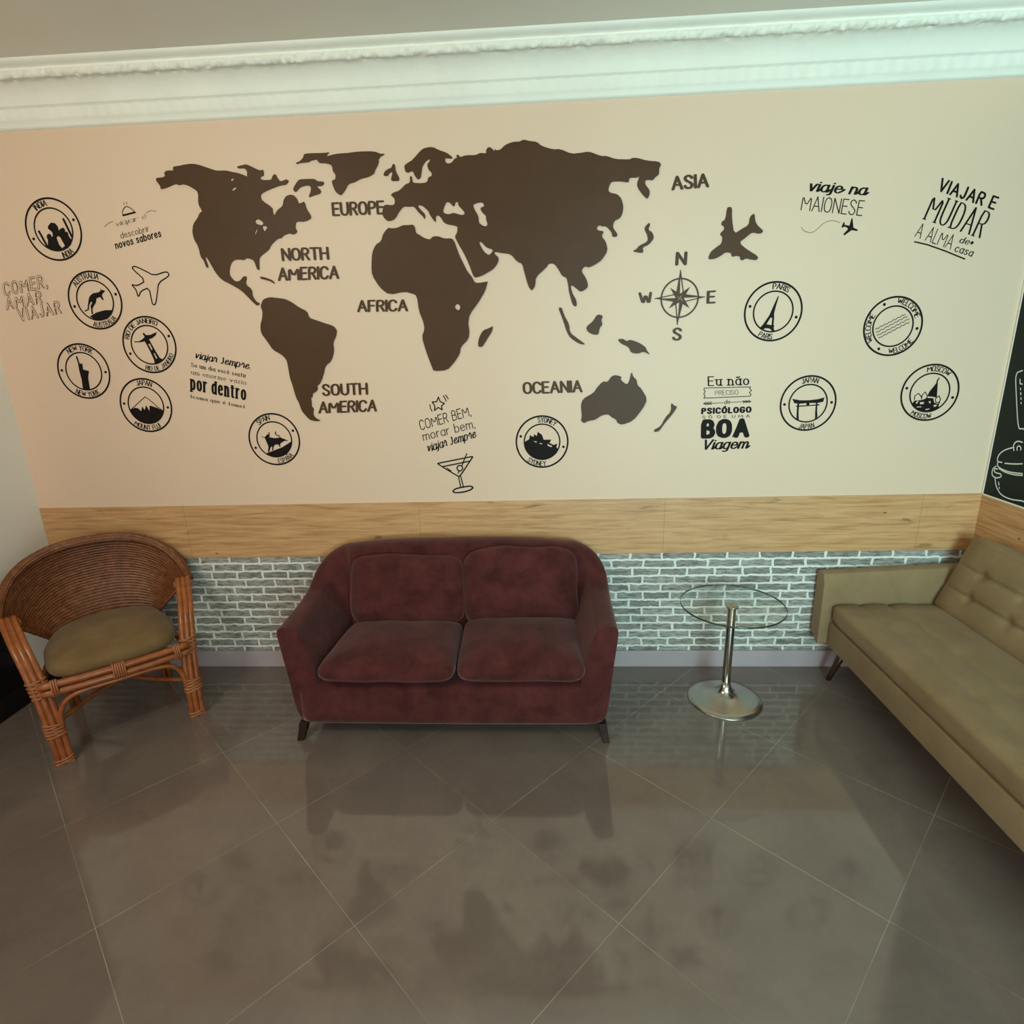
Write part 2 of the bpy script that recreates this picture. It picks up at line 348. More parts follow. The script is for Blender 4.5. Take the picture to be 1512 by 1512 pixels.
for (cx, w, cy, h, zc, rx, ry, seed) in ((-.225 - LX + .015, .300, -.232, .185, .578, 74, 0.8, 11), (.368 - LX, .292, -.226, .200, .596, 75, -.6, 17)):
    M = Matrix.Translation((cx, cy, zc)) @ Matrix.Rotation(radians(ry), 4, 'Y') @ Matrix.Rotation(radians(rx), 4, 'X')
    def lump(p, seed=seed, w=w, h=h): return (p[0] + .012 * noise.noise((p[1] * 6, p[0] * 5, seed)), p[1] + .014 * noise.noise((p[0] * 6, p[1] * 5 + 3, seed)), p[2] + (.014 * noise.noise((p[0] * 9, p[1] * 9, seed + .5)) + .006 * noise.noise((p[0] * 24, p[1] * 24, seed)) if p[2] > 0 else 0))
    v, f = cushion(w, h, .070, .020, seed, 0, 5.5, 2.6)
    c = lv('back_cushion', place([lump(p) for p in v], M), f, VELVET)
    g = G(); g.tube(place([lump(p) for p in outline(w, h, .070, .018, 5.5, 2.6, seed, .020)], M), .0040, 6, closed=True); lv('piping', g.v, g.f, PIPING, c)
for (sx, sy) in ((-1, -1), (1, -1), (-1, 1), (1, 1)):
    x0 = sx * .705; y0 = -.63 if sy < 0 else -.13; dx = sx * .018; dy = -.028 if sy < 0 else .012
    vs = []
    for (z, e, q) in ((.085, .020, 0), (.04, .018, .45), (0, .015, 1)):
        vs += [(x0 + dx * q + ex * e, y0 + dy * q + ey * e * 1.2, z) for ex, ey in ((-1, -1), (1, -1), (1, 1), (-1, 1))]
    fs = [(3, 2, 1, 0), (8, 9, 10, 11)] + [(4 * i + k, 4 * i + (k + 1) % 4, 4 * i + 4 + (k + 1) % 4, 4 * i + 4 + k) for i in range(2) for k in range(4)]
    lv('leg', vs, fs, DARKLEG, smooth=False, bev=.003)

# ------------------------------------------------------------------ round glass side table
tb = thing('side_table', 'small round glass side table on a brushed steel pedestal between the sofas', 'table', (1.405, -.325, 0))
G().lathe([(.001, 0), (.180, 0), (.1815, .003), (.180, .006), (.150, .014), (.105, .025), (.066, .036), (.042, .049), (.029, .070), (.0235, .104), (.001, .104)], 96).mk('base', STEEL, tb)
G().lathe([(.001, .100), (.0205, .100), (.0205, .519), (.001, .519)], 40).mk('column', STEEL, tb, bev=.001)
G().lathe([(.001, .514), (.030, .514), (.030, .5225), (.001, .5225)], 40).mk('mounting_disc', STEEL, tb, bev=.001)
top = G().lathe([(.0005, .5235), (.2435, .5235), (.2435, .5325), (.0005, .5325)], 96).mk('tabletop', GLASS, tb, smooth=False)
G().lathe([(.2436, .5235), (.2455, .5245), (.2455, .5315), (.2436, .5325), (.2436, .5235)], 96, caps=False).mk('glass_edge', GLASSEDGE, top)

# ------------------------------------------------------------------ olive three seat sofa along the right wall
ol = thing('sofa', 'long olive grey tufted sofa with tapered wooden legs along the right wall', 'sofa', (2.3, -1.08, 0))
def ov(name, vs, fs, mat, parent=ol, **kw): return mk(name, [(v[0] - 2.3, v[1] + 1.08, v[2]) for v in vs], fs, mat, parent, **kw)
Y0, Y1 = -.113, -2.045
g = G().box(1.985, 2.66, Y1, Y0, .196, .327); ov('base', g.v, g.f, OLIVE, bev=.008)
def arm(y_out, y_in):
    s = 1 if y_out > y_in else -1
    prof = [(y_in, .200), (y_in, .40), (y_in, .535), (y_in + s * .018, .585), (y_in + s * .030, .590), (y_out - s * .012, .590), (y_out, .578), (y_out, .262), (y_out - s * .010, .240), (y_in + s * .016, .196)]
    rows = []
    for x, e, dz in ((1.938, .006, .0), (1.940, 0, 0), (1.955, 0, .002), (2.3, 0, .018), (2.66, 0, .034), (2.675, .0, .034)):
        ym = (y_in + y_out) / 2
        rows.append([(x, ym + (y - ym) * (1 - e * 4), z + (dz if z > .5 else 0)) for y, z in prof])
    v, f = grid(rows, closed=True); n = len(prof); f += [tuple(range(n)), tuple((len(rows) - 1) * n + k for k in range(n))]
    return ov('arm', v, f, OLIVE, bev=.009)
arm(-.022, -.110); arm(-2.136, -2.048)
LY = (Y0 - Y1) / 2
XS = (2.118, 2.262)
def seatfn(x, y, z):
    X = x + 2.242; d = 0
    if z > 0:
        for s in XS: d += .0075 * exp(-((X - s) / .010) ** 2)
        for s in XS:
            yy = (y + 5) % .31 - .155; d += .006 * exp(-((X - s) / .03) ** 2 - (yy / .03) ** 2)
        z += .006 * abs(sin(pi * (X - XS[0]) / .144)) * max(0, 1 - (x / .26) ** 4)
    return (x, y, z - d)
v, f = superbox(.262, LY - .003, .058, 30, 7, 56, 150, 8, seatfn)
seat = ov('seat_cushion', [(x + 2.244, y + (Y0 + Y1) / 2, z + .387) for x, y, z in v], f, OLIVE)
HB = .205; BS = (-.076, .046)
def backfn(x, y, z):      # x up the back, y along the sofa, z out of the front
    d = 0; fe = 1 - min(1, abs(y / LY)) ** 14
    if z > 0:
        for s in BS:
            d += .011 * exp(-((x - s) / .008) ** 2) * fe; yy = (y - LY + .205 + 10) % .25; yy = min(yy, .25 - yy); d += .016 * exp(-((x - s) / .026) ** 2 - (yy / .024) ** 2)
        z += .007 * abs(sin(pi * (x - BS[0]) / .122)) * fe
    return (x, y, z - d)
v, f = superbox(HB, LY - .006, .055, 26, 6, 56, 150, 8, backfn)
tl = radians(20.5); U = Vector((sin(tl), 0, cos(tl))); Nn = Vector((-cos(tl), 0, sin(tl))); C0 = Vector((2.462, (Y0 + Y1) / 2, .432)) + U * HB - Nn * .055
back = ov('backrest', [tuple(C0 + U * x + Vector((0, y, 0)) + Nn * z) for x, y, z in v], f, OLIVE)
for s in BS:
    for k in range(7):
        y = LY - .205 - .25 * k; p = C0 + U * s + Vector((0, y, 0)) + Nn * .0285
        vs, fs = superbox(.008, .008, .004, 2, 2, 8, 8, 4); ov('button', [tuple(p + U * a + Vector((0, b, 0)) + Nn * c) for a, b, c in vs], fs, OLIVE, back)
g = G(); rows = []
for y in (Y0 - .004, Y1 + .004): rows.append([(2.52, y, .30), (2.655, y, .74), (2.70, y, .745), (2.70, y, .30)])
v, f = grid(rows, closed=True); f += [(0, 1, 2, 3), (7, 6, 5, 4)]; ov('back_frame', v, f, OLIVE, bev=.01)
for (x, y, dx, dy) in ((2.045, -.185, -.040, .045), (2.045, -1.97, -.040, -.045), (2.60, -.185, .030, .045), (2.60, -1.97, .030, -.045)):
    p = G().tube([(x, y, .205), (x + dx * .5, y + dy * .5, .10), (x + dx, y + dy, .0)], lambda t: .022 - .009 * t, 16); o = ov('leg', p.v, p.f, WALNUT)

# ------------------------------------------------------------------ rattan armchair
ch = thing('rattan_armchair', 'varnished rattan armchair with dark woven back and olive brown cushion in the left corner', 'armchair', (-1.504, -.655, 0), math.atan2(.657, .754))
# local frame: x to the right foot, -y forward, +y back
def canes(g, path, offs, r, n=10):
    for ox, oy in offs: g.tube([(p[0] + ox, p[1] + oy, p[2]) for p in path], r, n)
BACKR = []      # rim of the woven back
def rim(u):     # u in -1..1, right front arm to left front arm through the top
    a = u * pi / 2 * 1.0; s = sin(a); c = max(cos(a), 0)
    return Vector((.398 * (abs(s) ** .82) * (1 if s >= 0 else -1), .315 + .265 * c ** .78, .632 + .245 * c ** 1.05))
def low(u):
    return Vector((.235 * u, .515 + .035 * (1 - u * u), .395))
nu, nv = 72, 176; rows = []
for j in range(nv + 1):
    t = j / nv; row = []
    for i in range(nu + 1):
        u = -1 + 2 * i / nu; a, b = low(u), rim(u); p = a.lerp(b, t)
        e = abs(u) ** 5
        p += Vector((.02 * u, .075 * (1 - abs(u) ** 2.2) + .02, 0)) * sin(pi * t) * (1 - .6 * e)
        out = Vector((p.x * .9, p.y - .12, 0)).normalized()
        p += out * (.0052 * sin(t * 2 * pi * 31 + .9 * noise.noise((u * 4, t * 5, 2))) + .0030 * noise.noise((u * 30, t * 72, 1)) + .0010 * sin(u * 120))
        row.append(p)
    rows.append(row)
v, f = grid(rows); bk = mk('backrest', v, f, WEAVE, ch); so = bk.modifiers.new('solid', 'SOLIDIFY'); so.thickness = .010; so.offset = 1
rp = [rim(-1 + 2 * i / 220) for i in range(221)]
g = G(); pth = rp; n = 14; vs = []; 

for i, p in enumerate(pth):
    a_ = pth[max(i - 1, 0)]; b_ = pth[min(i + 1, 220)]; tg = (b_ - a_).normalized(); o_ = Vector((p.x, p.y - .2, 0)).normalized(); w_ = tg.cross(o_).normalized(); o_ = w_.cross(tg); rr = .017 + .006 * sin(pi * i / 220)
    vs += [tuple(p - w_ * .012 + (o_ * cos(2 * pi * k / 48) + w_ * sin(2 * pi * k / 48)) * (rr + .0022 * cos(k * pi / 2) + .0016 * noise.noise((i * .35, k * .9, 4)))) for k in range(48)]
fs = [(i * 48 + k, i * 48 + (k + 1) % 48, i * 48 + 48 + (k + 1) % 48, i * 48 + 48 + k) for i in range(220) for k in range(48)] + [tuple(range(47, -1, -1)), tuple(220 * 48 + k for k in range(48))]
mk('back_rim', vs, fs, WEAVE, bk)
for sgn in (1, -1):
    path = spl([(sgn * .275, 0, 0), (sgn * .277, -.002, .10), (sgn * .283, .004, .24), (sgn * .294, .022, .36), (sgn * .312, .062, .475), (sgn * .332, .130, .560), (sgn * .348, .215, .612), (sgn * .360, .300, .640)], 6)
    g = G(); canes(g, path, ((-.0225, 0), (0, -.005), (.0225, 0)), .0135, 12)
    a = g.mk('arm', CANE, ch)
    def wrap(z0, z1, n, rx=.0365, ry=.0185):
        w = G()
        for k in range(n):
            z = z0 + (z1 - z0) * k / max(1, n - 1); i = min(range(len(path)), key=lambda q: abs(path[q].z - z)); c = path[i]
            sk = .006 * (-1) ** k
            w.tube([(c.x + rx * cos(q * pi / 12), c.y + ry * sin(q * pi / 12) + .001 * (k % 2), z + sk * cos(q * pi / 12)) for q in range(24)], .0048, 6, closed=True)
        w.mk('binding', WRAP, a)
    wrap(.345, .415, 9); wrap(.150, .205, 8); wrap(.012, .026, 3, .0365, .0175)
    w = G(); c = path[-3]
    w.tube([(c.x + .0385 * cos(q * pi / 12), c.y + .022 * sin(q * pi / 12), c.z - .012 + .020 * sin(q * pi / 12)) for q in range(24)], .0062, 8, closed=True); w.mk('end_binding', WRAP, a)
    fp = G(); fp.box(sgn * .275 - .0355, sgn * .275 + .0355, -.018, .018, 0, .010); fp.mk('foot', WRAP, a, smooth=False, bev=.003)
# seat frame: two front canes, side and rear canes
g = G()
for z in (.398, .362): g.tube(spl([(-.292, -.008, z), (-.15, -.022, z), (0, -.026, z), (.15, -.022, z), (.292, -.008, z)], 6), .0165, 12)
for s in (1, -1): g.tube([(s * .288, 0, .385), (s * .262, .25, .385), (s * .225, .50, .388)], .014, 10)
g.tube(spl([(-.225, .50, .388), (0, .555, .388), (.225, .50, .388)], 6), .014, 10)
fr = g.mk('seat_frame', CANE, ch)
w = G()
for k in range(6): w.tube([(-.022 + .0088 * k, -.026 + .020 * cos(q * pi / 8), .380 + .038 * sin(q * pi / 8)) for q in range(16)], .0046, 6, closed=True)
w.mk('binding', WRAP, fr)
for s in (1, -1):
    w = G()
    for k in range(3): w.tube([(s * (.232 + .009 * k), -.014 + .020 * cos(q * pi / 8), .380 + .038 * sin(q * pi / 8)) for q in range(16)], .0046, 6, closed=True)
    w.mk('binding', WRAP, fr)
g = G(); g.tube(spl([(-.252, -.004, .175), (-.246, -.006, .245), (-.215, -.012, .305), (-.15, -.018, .331), (0, -.024, .335), (.15, -.018, .331), (.215, -.012, .305), (.246, -.006, .245), (.252, -.004, .175)], 7), .0115, 10); g.mk('front_arch', CANE, ch)
g = G()
for s in (1, -1):
    g.tube(spl([(s * .262, .012, .205), (s * .12, .155, .205 - .004 * s), (0, .275, .205 + .012 * s), (-s * .13, .41, .205), (-s * .225, .50, .205)], 6), .0115, 10)
g.mk('cross_stretcher', CANE, ch)
for s in (1, -1):
    g = G(); canes(g, [(s * .215, .520, 0), (s * .215, .520, .2), (s * .215, .520, .392)], ((-.013, 0), (.013, 0)), .0125, 10); g.mk('rear_leg', CANE, ch)
def cfn(x, y, z): return (x * (1 - .18 * max(0, y / .26)), y, z + (.022 * (1 - (x / .27) ** 2) * (1 - (y / .26) ** 2) if z > 0 else 0) + .004 * noise.noise((x * 6, y * 6, z)))
v, f = superbox(.264, .276, .064, 4.6, 2.8, 40, 40, 12, cfn)
mk('seat_cushion', [(x, y + .248, z + .440) for x, y, z in v], f, CUSH, ch)

# ------------------------------------------------------------------ lettering: a stroke alphabet drawn with an elliptical nib
_F = {'A': (64, '0,0 32,100 64,0;12,34 52,34'), 'B': (52, '0,0 0,100 30,100 42,94 47,82 47,70 42,58 30,53 0,53;30,53 46,46 52,34 52,20 46,6 32,0 0,0'), 'C': (56, '56,80 50,92 38,100 22,100 8,90 0,72 0,28 8,10 22,0 38,0 50,8 56,20'),
 'D': (56, '0,0 0,100 26,100 42,94 52,80 56,62 56,38 52,20 42,6 26,0 0,0'), 'E': (46, '46,100 0,100 0,0 46,0;0,53 40,53'), 'F': (46, '46,100 0,100 0,0;0,53 38,53'), 'G': (56, '56,80 50,92 38,100 22,100 8,90 0,72 0,28 8,10 22,0 38,0 50,8 56,20 56,46 34,46'),
 'H': (58, '0,0 0,100;58,0 58,100;0,52 58,52'), 'I': (0, '0,0 0,100'), 'J': (36, '36,100 36,24 30,8 18,0 8,4 0,18'), 'K': (52, '0,0 0,100;50,100 0,40;16,54 52,0'), 'L': (42, '0,100 0,0 42,0'), 'M': (76, '0,0 0,100 38,30 76,100 76,0'), 'N': (58, '0,0 0,100 58,0 58,100'),
 'O': (60, '30,100 12,94 2,76 0,50 2,24 12,6 30,0 48,6 58,24 60,50 58,76 48,94 30,100'), 'P': (50, '0,0 0,100 30,100 44,94 50,82 50,68 44,54 30,48 0,48'), 'R': (52, '0,0 0,100 30,100 44,94 50,82 50,70 44,56 30,50 0,50;26,50 52,0'),
 'S': (52, '50,80 44,93 30,100 18,100 4,90 2,76 10,62 40,42 50,28 48,12 36,0 18,0 6,6 0,20'), 'T': (56, '0,100 56,100;28,100 28,0'), 'U': (56, '0,100 0,26 8,8 22,0 34,0 48,8 56,26 56,100'), 'V': (60, '0,100 30,0 60,100'), 'W': (84, '0,100 20,0 42,90 64,0 84,100'), 'Y': (56, '0,100 28,50 56,100;28,50 28,0'),
 'a': (42, '42,66 42,0;42,50 34,62 22,66 10,60 1,46 0,30 3,14 12,3 24,0 36,6 42,18'), 'b': (42, '0,100 0,0;0,48 8,60 20,66 32,62 41,48 42,32 40,16 32,4 20,0 8,4 0,16'), 'c': (40, '38,54 30,64 20,66 8,58 1,44 0,28 4,12 14,2 24,0 34,4 40,12'),
 'd': (42, '42,100 42,0;42,48 34,60 22,66 10,62 1,48 0,32 2,16 10,4 22,0 34,4 42,16'), 'e': (42, '0,35 42,35 40,50 32,62 20,66 8,60 1,46 0,30 3,14 12,3 24,0 34,3 41,12'), 'f': (28, '30,96 22,100 14,94 12,82 12,0;0,64 26,64'),
 'g': (42, '42,66 42,-14 36,-26 22,-32 8,-27;42,48 34,60 22,66 10,62 1,48 0,32 2,16 10,4 22,0 34,4 42,16'), 'i': (0, '0,66 0,0;-1,88 1,90'), 'j': (10, '10,66 10,-16 4,-27 -8,-30;9,88 11,90'), 'm': (64, '0,66 0,0;0,46 8,60 18,66 28,60 32,48 32,0;32,46 40,60 50,66 60,60 64,48 64,0'),
 'n': (38, '0,66 0,0;0,46 8,60 20,66 32,60 38,46 38,0'), 'o': (44, '22,66 9,61 1,48 0,33 1,18 9,5 22,0 35,5 43,18 44,33 43,48 35,61 22,66'), 'p': (42, '0,66 0,-32;0,48 8,60 20,66 32,62 41,48 42,32 40,16 32,4 20,0 8,4 0,16'), 'q': (42, '42,66 42,-32;42,48 34,60 22,66 10,62 1,48 0,32 2,16 10,4 22,0 34,4 42,16'),
 'r': (26, '0,66 0,0;0,42 8,58 18,66 26,63'), 's': (36, '34,54 26,64 16,66 5,60 3,48 10,39 28,30 35,18 30,5 18,0 8,2 0,12'), 't': (28, '12,92 12,14 16,3 24,0 30,3;0,64 28,64'), 'u': (38, '0,66 0,20 6,5 18,0 30,6 38,20;38,66 38,0'), 'v': (40, '0,66 20,0 40,66'), 'z': (38, '0,66 36,66 0,0 38,0'),
 '.': (0, '-1,2 1,3'), ',': (4, '3,4 0,-14'), '(': (14, '14,104 4,84 0,50 4,16 14,-6'), ')': (14, '0,104 10,84 14,50 10,16 0,-6')}
_ACC = {'é': ('e', '20,80 32,94'), 'ê': ('e', '10,80 21,94 32,80'), 'ã': ('a', '6,82 14,90 26,82 34,90'), 'Ó': ('O', '26,112 42,126'), 'Ñ': ('N', '10,114 22,124 38,114 50,124')}
GLY = {}
for _k, (_w, _s) in _F.items(): GLY[_k] = (_w, [[tuple(float(q) for q in p.split(',')) for p in st.split()] for st in _s.split(';')])
for _k, (_b, _s) in _ACC.items(): GLY[_k] = (GLY[_b][0], GLY[_b][1] + [[tuple(float(q) for q in p.split(',')) for p in _s.split()]])
GLY['v_s'] = (44, [[(0, 58), (8, 66), (12, 48), (15, 0), (30, 26), (38, 56), (46, 62)]]); GLY['e_s'] = (42, [[(0, 30), (18, 34), (36, 46), (34, 62), (22, 66), (8, 54), (2, 30), (8, 8), (22, 0), (36, 8), (50, 26)]])
GLY['s_s'] = (30, [[(6, 86), (14, 92), (16, 84), (20, 60), (26, 30), (22, 6), (8, 0), (0, 10)]]); GLY['r_s'] = (34, [[(0, 40), (14, 78), (18, 70), (28, 58), (34, 40), (34, 8), (44, 6)]])
#         nib a, nib b, slant, serif, ascender squash, cursive
STY = dict(names=(11, 8.5, 0, 0, 1, 0), light=(4.5, 4.5, 0, 0, 1, 0), bold=(9.5, 8.5, 0, 0, 1, 0), thin=(4.2, 3.6, 0, 0, 1, 0), script=(8.5, 4.5, .22, 0, .8, 1), script2=(9, 6, .30, 0, .85, 2), thinscript=(2.6, 1.8, .2, 0, 1, 2), serif=(5.5, 3.5, 0, 9, 1, 0),
           serifbold=(8.5, 4.5, 0, 11, 1, 0), serif2=(7, 5.5, 0, 12, 1, 0), fat=(15, 5, 0, 7, .45, 0), black=(17, 14, 0, 0, 1, 0), shadow=(2.5, 2.5, 0, 0, 1, 0), hand=(5, 5, .05, 0, 1, 0), deco=(6.5, 2.2, 0, 8, 1, 0), italic=(7, 5, .18, 0, 1, 0), tiny=(7, 7, 0, 0, 1, 0),
           bubble=(11, 11, 0, 0, 1, 0), bubblein=(4.4, 4.4, 0, 0, 1, 0), stamp=(9.5, 6.5, 0, 0, 1, 0))
def hull(pts):
    pts = sorted(set(pts))
    if len(pts) < 3: return pts
    def half(it):
        h = []
        for p in it:
            while len(h) > 1 and (h[-1][0] - h[-2][0]) * (p[1] - h[-2][1]) - (h[-1][1] - h[-2][1]) * (p[0] - h[-2][0]) <= 0: h.pop()
            h.append(p)
        return h[:-1]
    return half(pts) + half(reversed(pts))
def nib_stroke(pts, a, b, closed=False, n=10):
    """convex polygons that cover a pen stroke"""
    E = [(a * cos(2 * pi * k / n), b * sin(2 * pi * k / n)) for k in range(n)]; out = []; N = len(pts)
    for i in range(N if closed else N - 1):
        p, q = pts[i], pts[(i + 1) % N]; out.append(hull([(p[0] + e[0], p[1] + e[1]) for e in E] + [(q[0] + e[0], q[1] + e[1]) for e in E]))
    return out
def chaikin(P, n=1, closed=True):
    for _ in range(n):
        Q = []
        N = len(P)
        for i in range(N if closed else N - 1):
            a, b = P[i], P[(i + 1) % N]; Q += [(.78 * a[0] + .22 * b[0], .78 * a[1] + .22 * b[1]), (.22 * a[0] + .78 * b[0], .22 * a[1] + .78 * b[1])]
        if not closed: Q = [P[0]] + Q + [P[-1]]
        P = Q
    return P
def glyphs(txt, style):
    """list of (x offset, advance, strokes)"""
    a, b, sl, sf, asc, cur = STY[style]; x = 0; out = []; gap = 12 + 1.7 * a + (10 if style in ('tiny',) else 0) + (6 if sf else 0)
    if style == 'tiny': gap += 40
    if cur: gap -= 6
    if style in ('names', 'stamp'): gap -= 9
    for c in txt:
        if c == ' ': x += (42 if style != 'tiny' else 40); continue
        key = c + '_s' if cur == 1 and c + '_s' in GLY else c
        w, sts = GLY[key]; S2 = []
        for st in sts:
            P = list(st)
            if len(P) > 4: P = chaikin(P, 1, P[0] == P[-1]) if P[0] != P[-1] else chaikin(P[:-1], 1, True) + [chaikin(P[:-1], 1, True)[0]]
            S2.append(P)
            if sf:
                for (p, q) in ((st[0], st[1]), (st[-1], st[-2])):
                    if abs(p[0] - q[0]) < 3 and abs(p[1] - q[1]) > 25: S2.append([(p[0] - sf, p[1]), (p[0] + sf, p[1])])
        if cur and c in 'aeinmruv' and key == c:
            e = sts[0][-1] if c in 'a' else sts[-1][-1]
            if c in 'i': e = sts[0][-1]
            S2.append([e, (e[0] + 7, e[1] + 3), (e[0] + 20, e[1] + 24)] if e[1] < 20 else [e, (e[0] + 10, e[1])])
        S2 = [[(px, (66 + (py - 66) * asc if py > 66 else py * (asc if py < 0 else 1))) for px, py in P] for P in S2]
        out.append((x, w, [[(px + sl * py, py) for px, py in P] for P in S2])); x += w + gap
    return out, x - gap
def text_polys(txt, style, BL, BR, TL):
    a, b = STY[style][:2]; gl, W = glyphs(txt, style); BL, BR, TL = Vector(BL), Vector(BR), Vector(TL); ex = (BR - BL) / (W or 1); ey = (TL - BL) / 100; out = []
    for x, w, sts in gl:
        for P in sts:
            for h in nib_stroke(P, a, b): out.append([tuple(BL + ex * (x + px) + ey * py) for px, py in h])
    return out
def arc_polys(txt, c, r, cap, a0, a1, top):
    gl, W = glyphs(txt, 'stamp'); na, nb = STY['stamp'][:2]; f = gl[0][0] + gl[0][1] / 2; l = gl[-1][0] + gl[-1][1] / 2; k = cap / 100; out = []
    sx = abs(radians(a1 - a0)) * r / (l - f)
    for x, w, sts in gl:
        t = (x + w / 2 - f) / (l - f); an = radians(a0 + (a1 - a0) * t); er = Vector((cos(an), sin(an))); et = Vector((sin(an), -cos(an))) * (1 if top else -1); up = er * (1 if top else -1); o = Vector(c) + er * r - up * cap / 2
        for P in sts:
            for h in nib_stroke(P, na, nb): out.append([tuple(o + et * ((px - w / 2) * sx) + up * (py * k)) for px, py in h])
    return out
def flat(name, polys, mat, parent=None, y=-.0012, org=(0, 0), wall='b'):
    """thin vinyl: convex polygons in wall millimetres"""
    vs = []; fs = []; y_ = y
    for i_, P in enumerate(polys):
        if len(P) < 3: continue
        k = len(vs); y = y_ - (i_ % 13) * 2.2e-5
        for p in P:
            vs.append(((p[0] - org[0]) / 1000, y, (p[1] - org[1]) / 1000) if wall == 'b' else (y, -(p[0] - org[0]) / 1000, (p[1] - org[1]) / 1000))
        fs.append(tuple(range(k, k + len(P))))
    me = bpy.data.meshes.new(name); me.from_pydata(vs, [], fs); me.materials.append(mat); o = bpy.data.objects.new(name, me); COL.objects.link(o)
    if parent is not None: o.parent = parent
    return o
def fill(rings):
    bm = bmesh.new(); k = 0
    for r in rings:
        V = [bm.verts.new((x, z, 0)) for x, z in r]
        for i in range(len(V)): bm.edges.new((V[i], V[(i + 1) % len(V)]))
    bm.verts.index_update(); res = bmesh.ops.triangle_fill(bm, use_beauty=True, use_dissolve=False, edges=bm.edges[:], normal=(0, 0, 1))
    t = [tuple(v.index for v in f.verts) for f in bm.faces]; bm.free(); return t
def rings_tris(rings):
    t = fill(rings); P = [p for r in rings for p in r]; return [[P[i] for i in q] for q in t]
def plate(name, rings, mat, parent=None, thick=8, org=(0, 0), smooth=1, y0=-.0006):
    """board cut-out with thickness, traced rings in wall millimetres"""
    rings = [chaikin(r, smooth) for r in rings]
    for i, r in enumerate(rings):
        xs = [p[0] for p in r]; zs = [p[1] for p in r]
        if i and max(xs) - min(xs) < 30: cx, cz = sum(xs) / len(xs), sum(zs) / len(zs); rings[i] = [(cx + (x - cx) * 1.5, cz + (z - cz) * 1.5) for x, z in r]
    P = [p for r in rings for p in r]; n = len(P); t = fill(rings)
    vs = [((x - org[0]) / 1000, -thick / 1000, (z - org[1]) / 1000) for x, z in P] + [((x - org[0]) / 1000, y0, (z - org[1]) / 1000) for x, z in P]; fs = [tuple(q) for q in t]; k = 0
    for r in rings:
        m = len(r)
        for i in range(m): fs.append((k + i, k + (i + 1) % m, n + k + (i + 1) % m, n + k + i))
        k += m
    return mk(name, vs, fs, mat, parent, smooth=False)
def disc(c, r, n=20): return [(c[0] + r * cos(2 * pi * k / n), c[1] + r * sin(2 * pi * k / n)) for k in range(n)]
def ring_polys(c, r0, r1, n=96):
    return [[(c[0] + r * cos(t), c[1] + r * sin(t)) for r, t in ((r0, 2 * pi * k / n), (r1, 2 * pi * k / n), (r1, 2 * pi * (k + 1) / n), (r0, 2 * pi * (k + 1) / n))] for k in range(n)]
def org_of(polys):
    xs = [p[0] for P in polys for p in P]; zs = [p[1] for P in polys for p in P]; return ((min(xs) + max(xs)) / 2, (min(zs) + max(zs)) / 2)

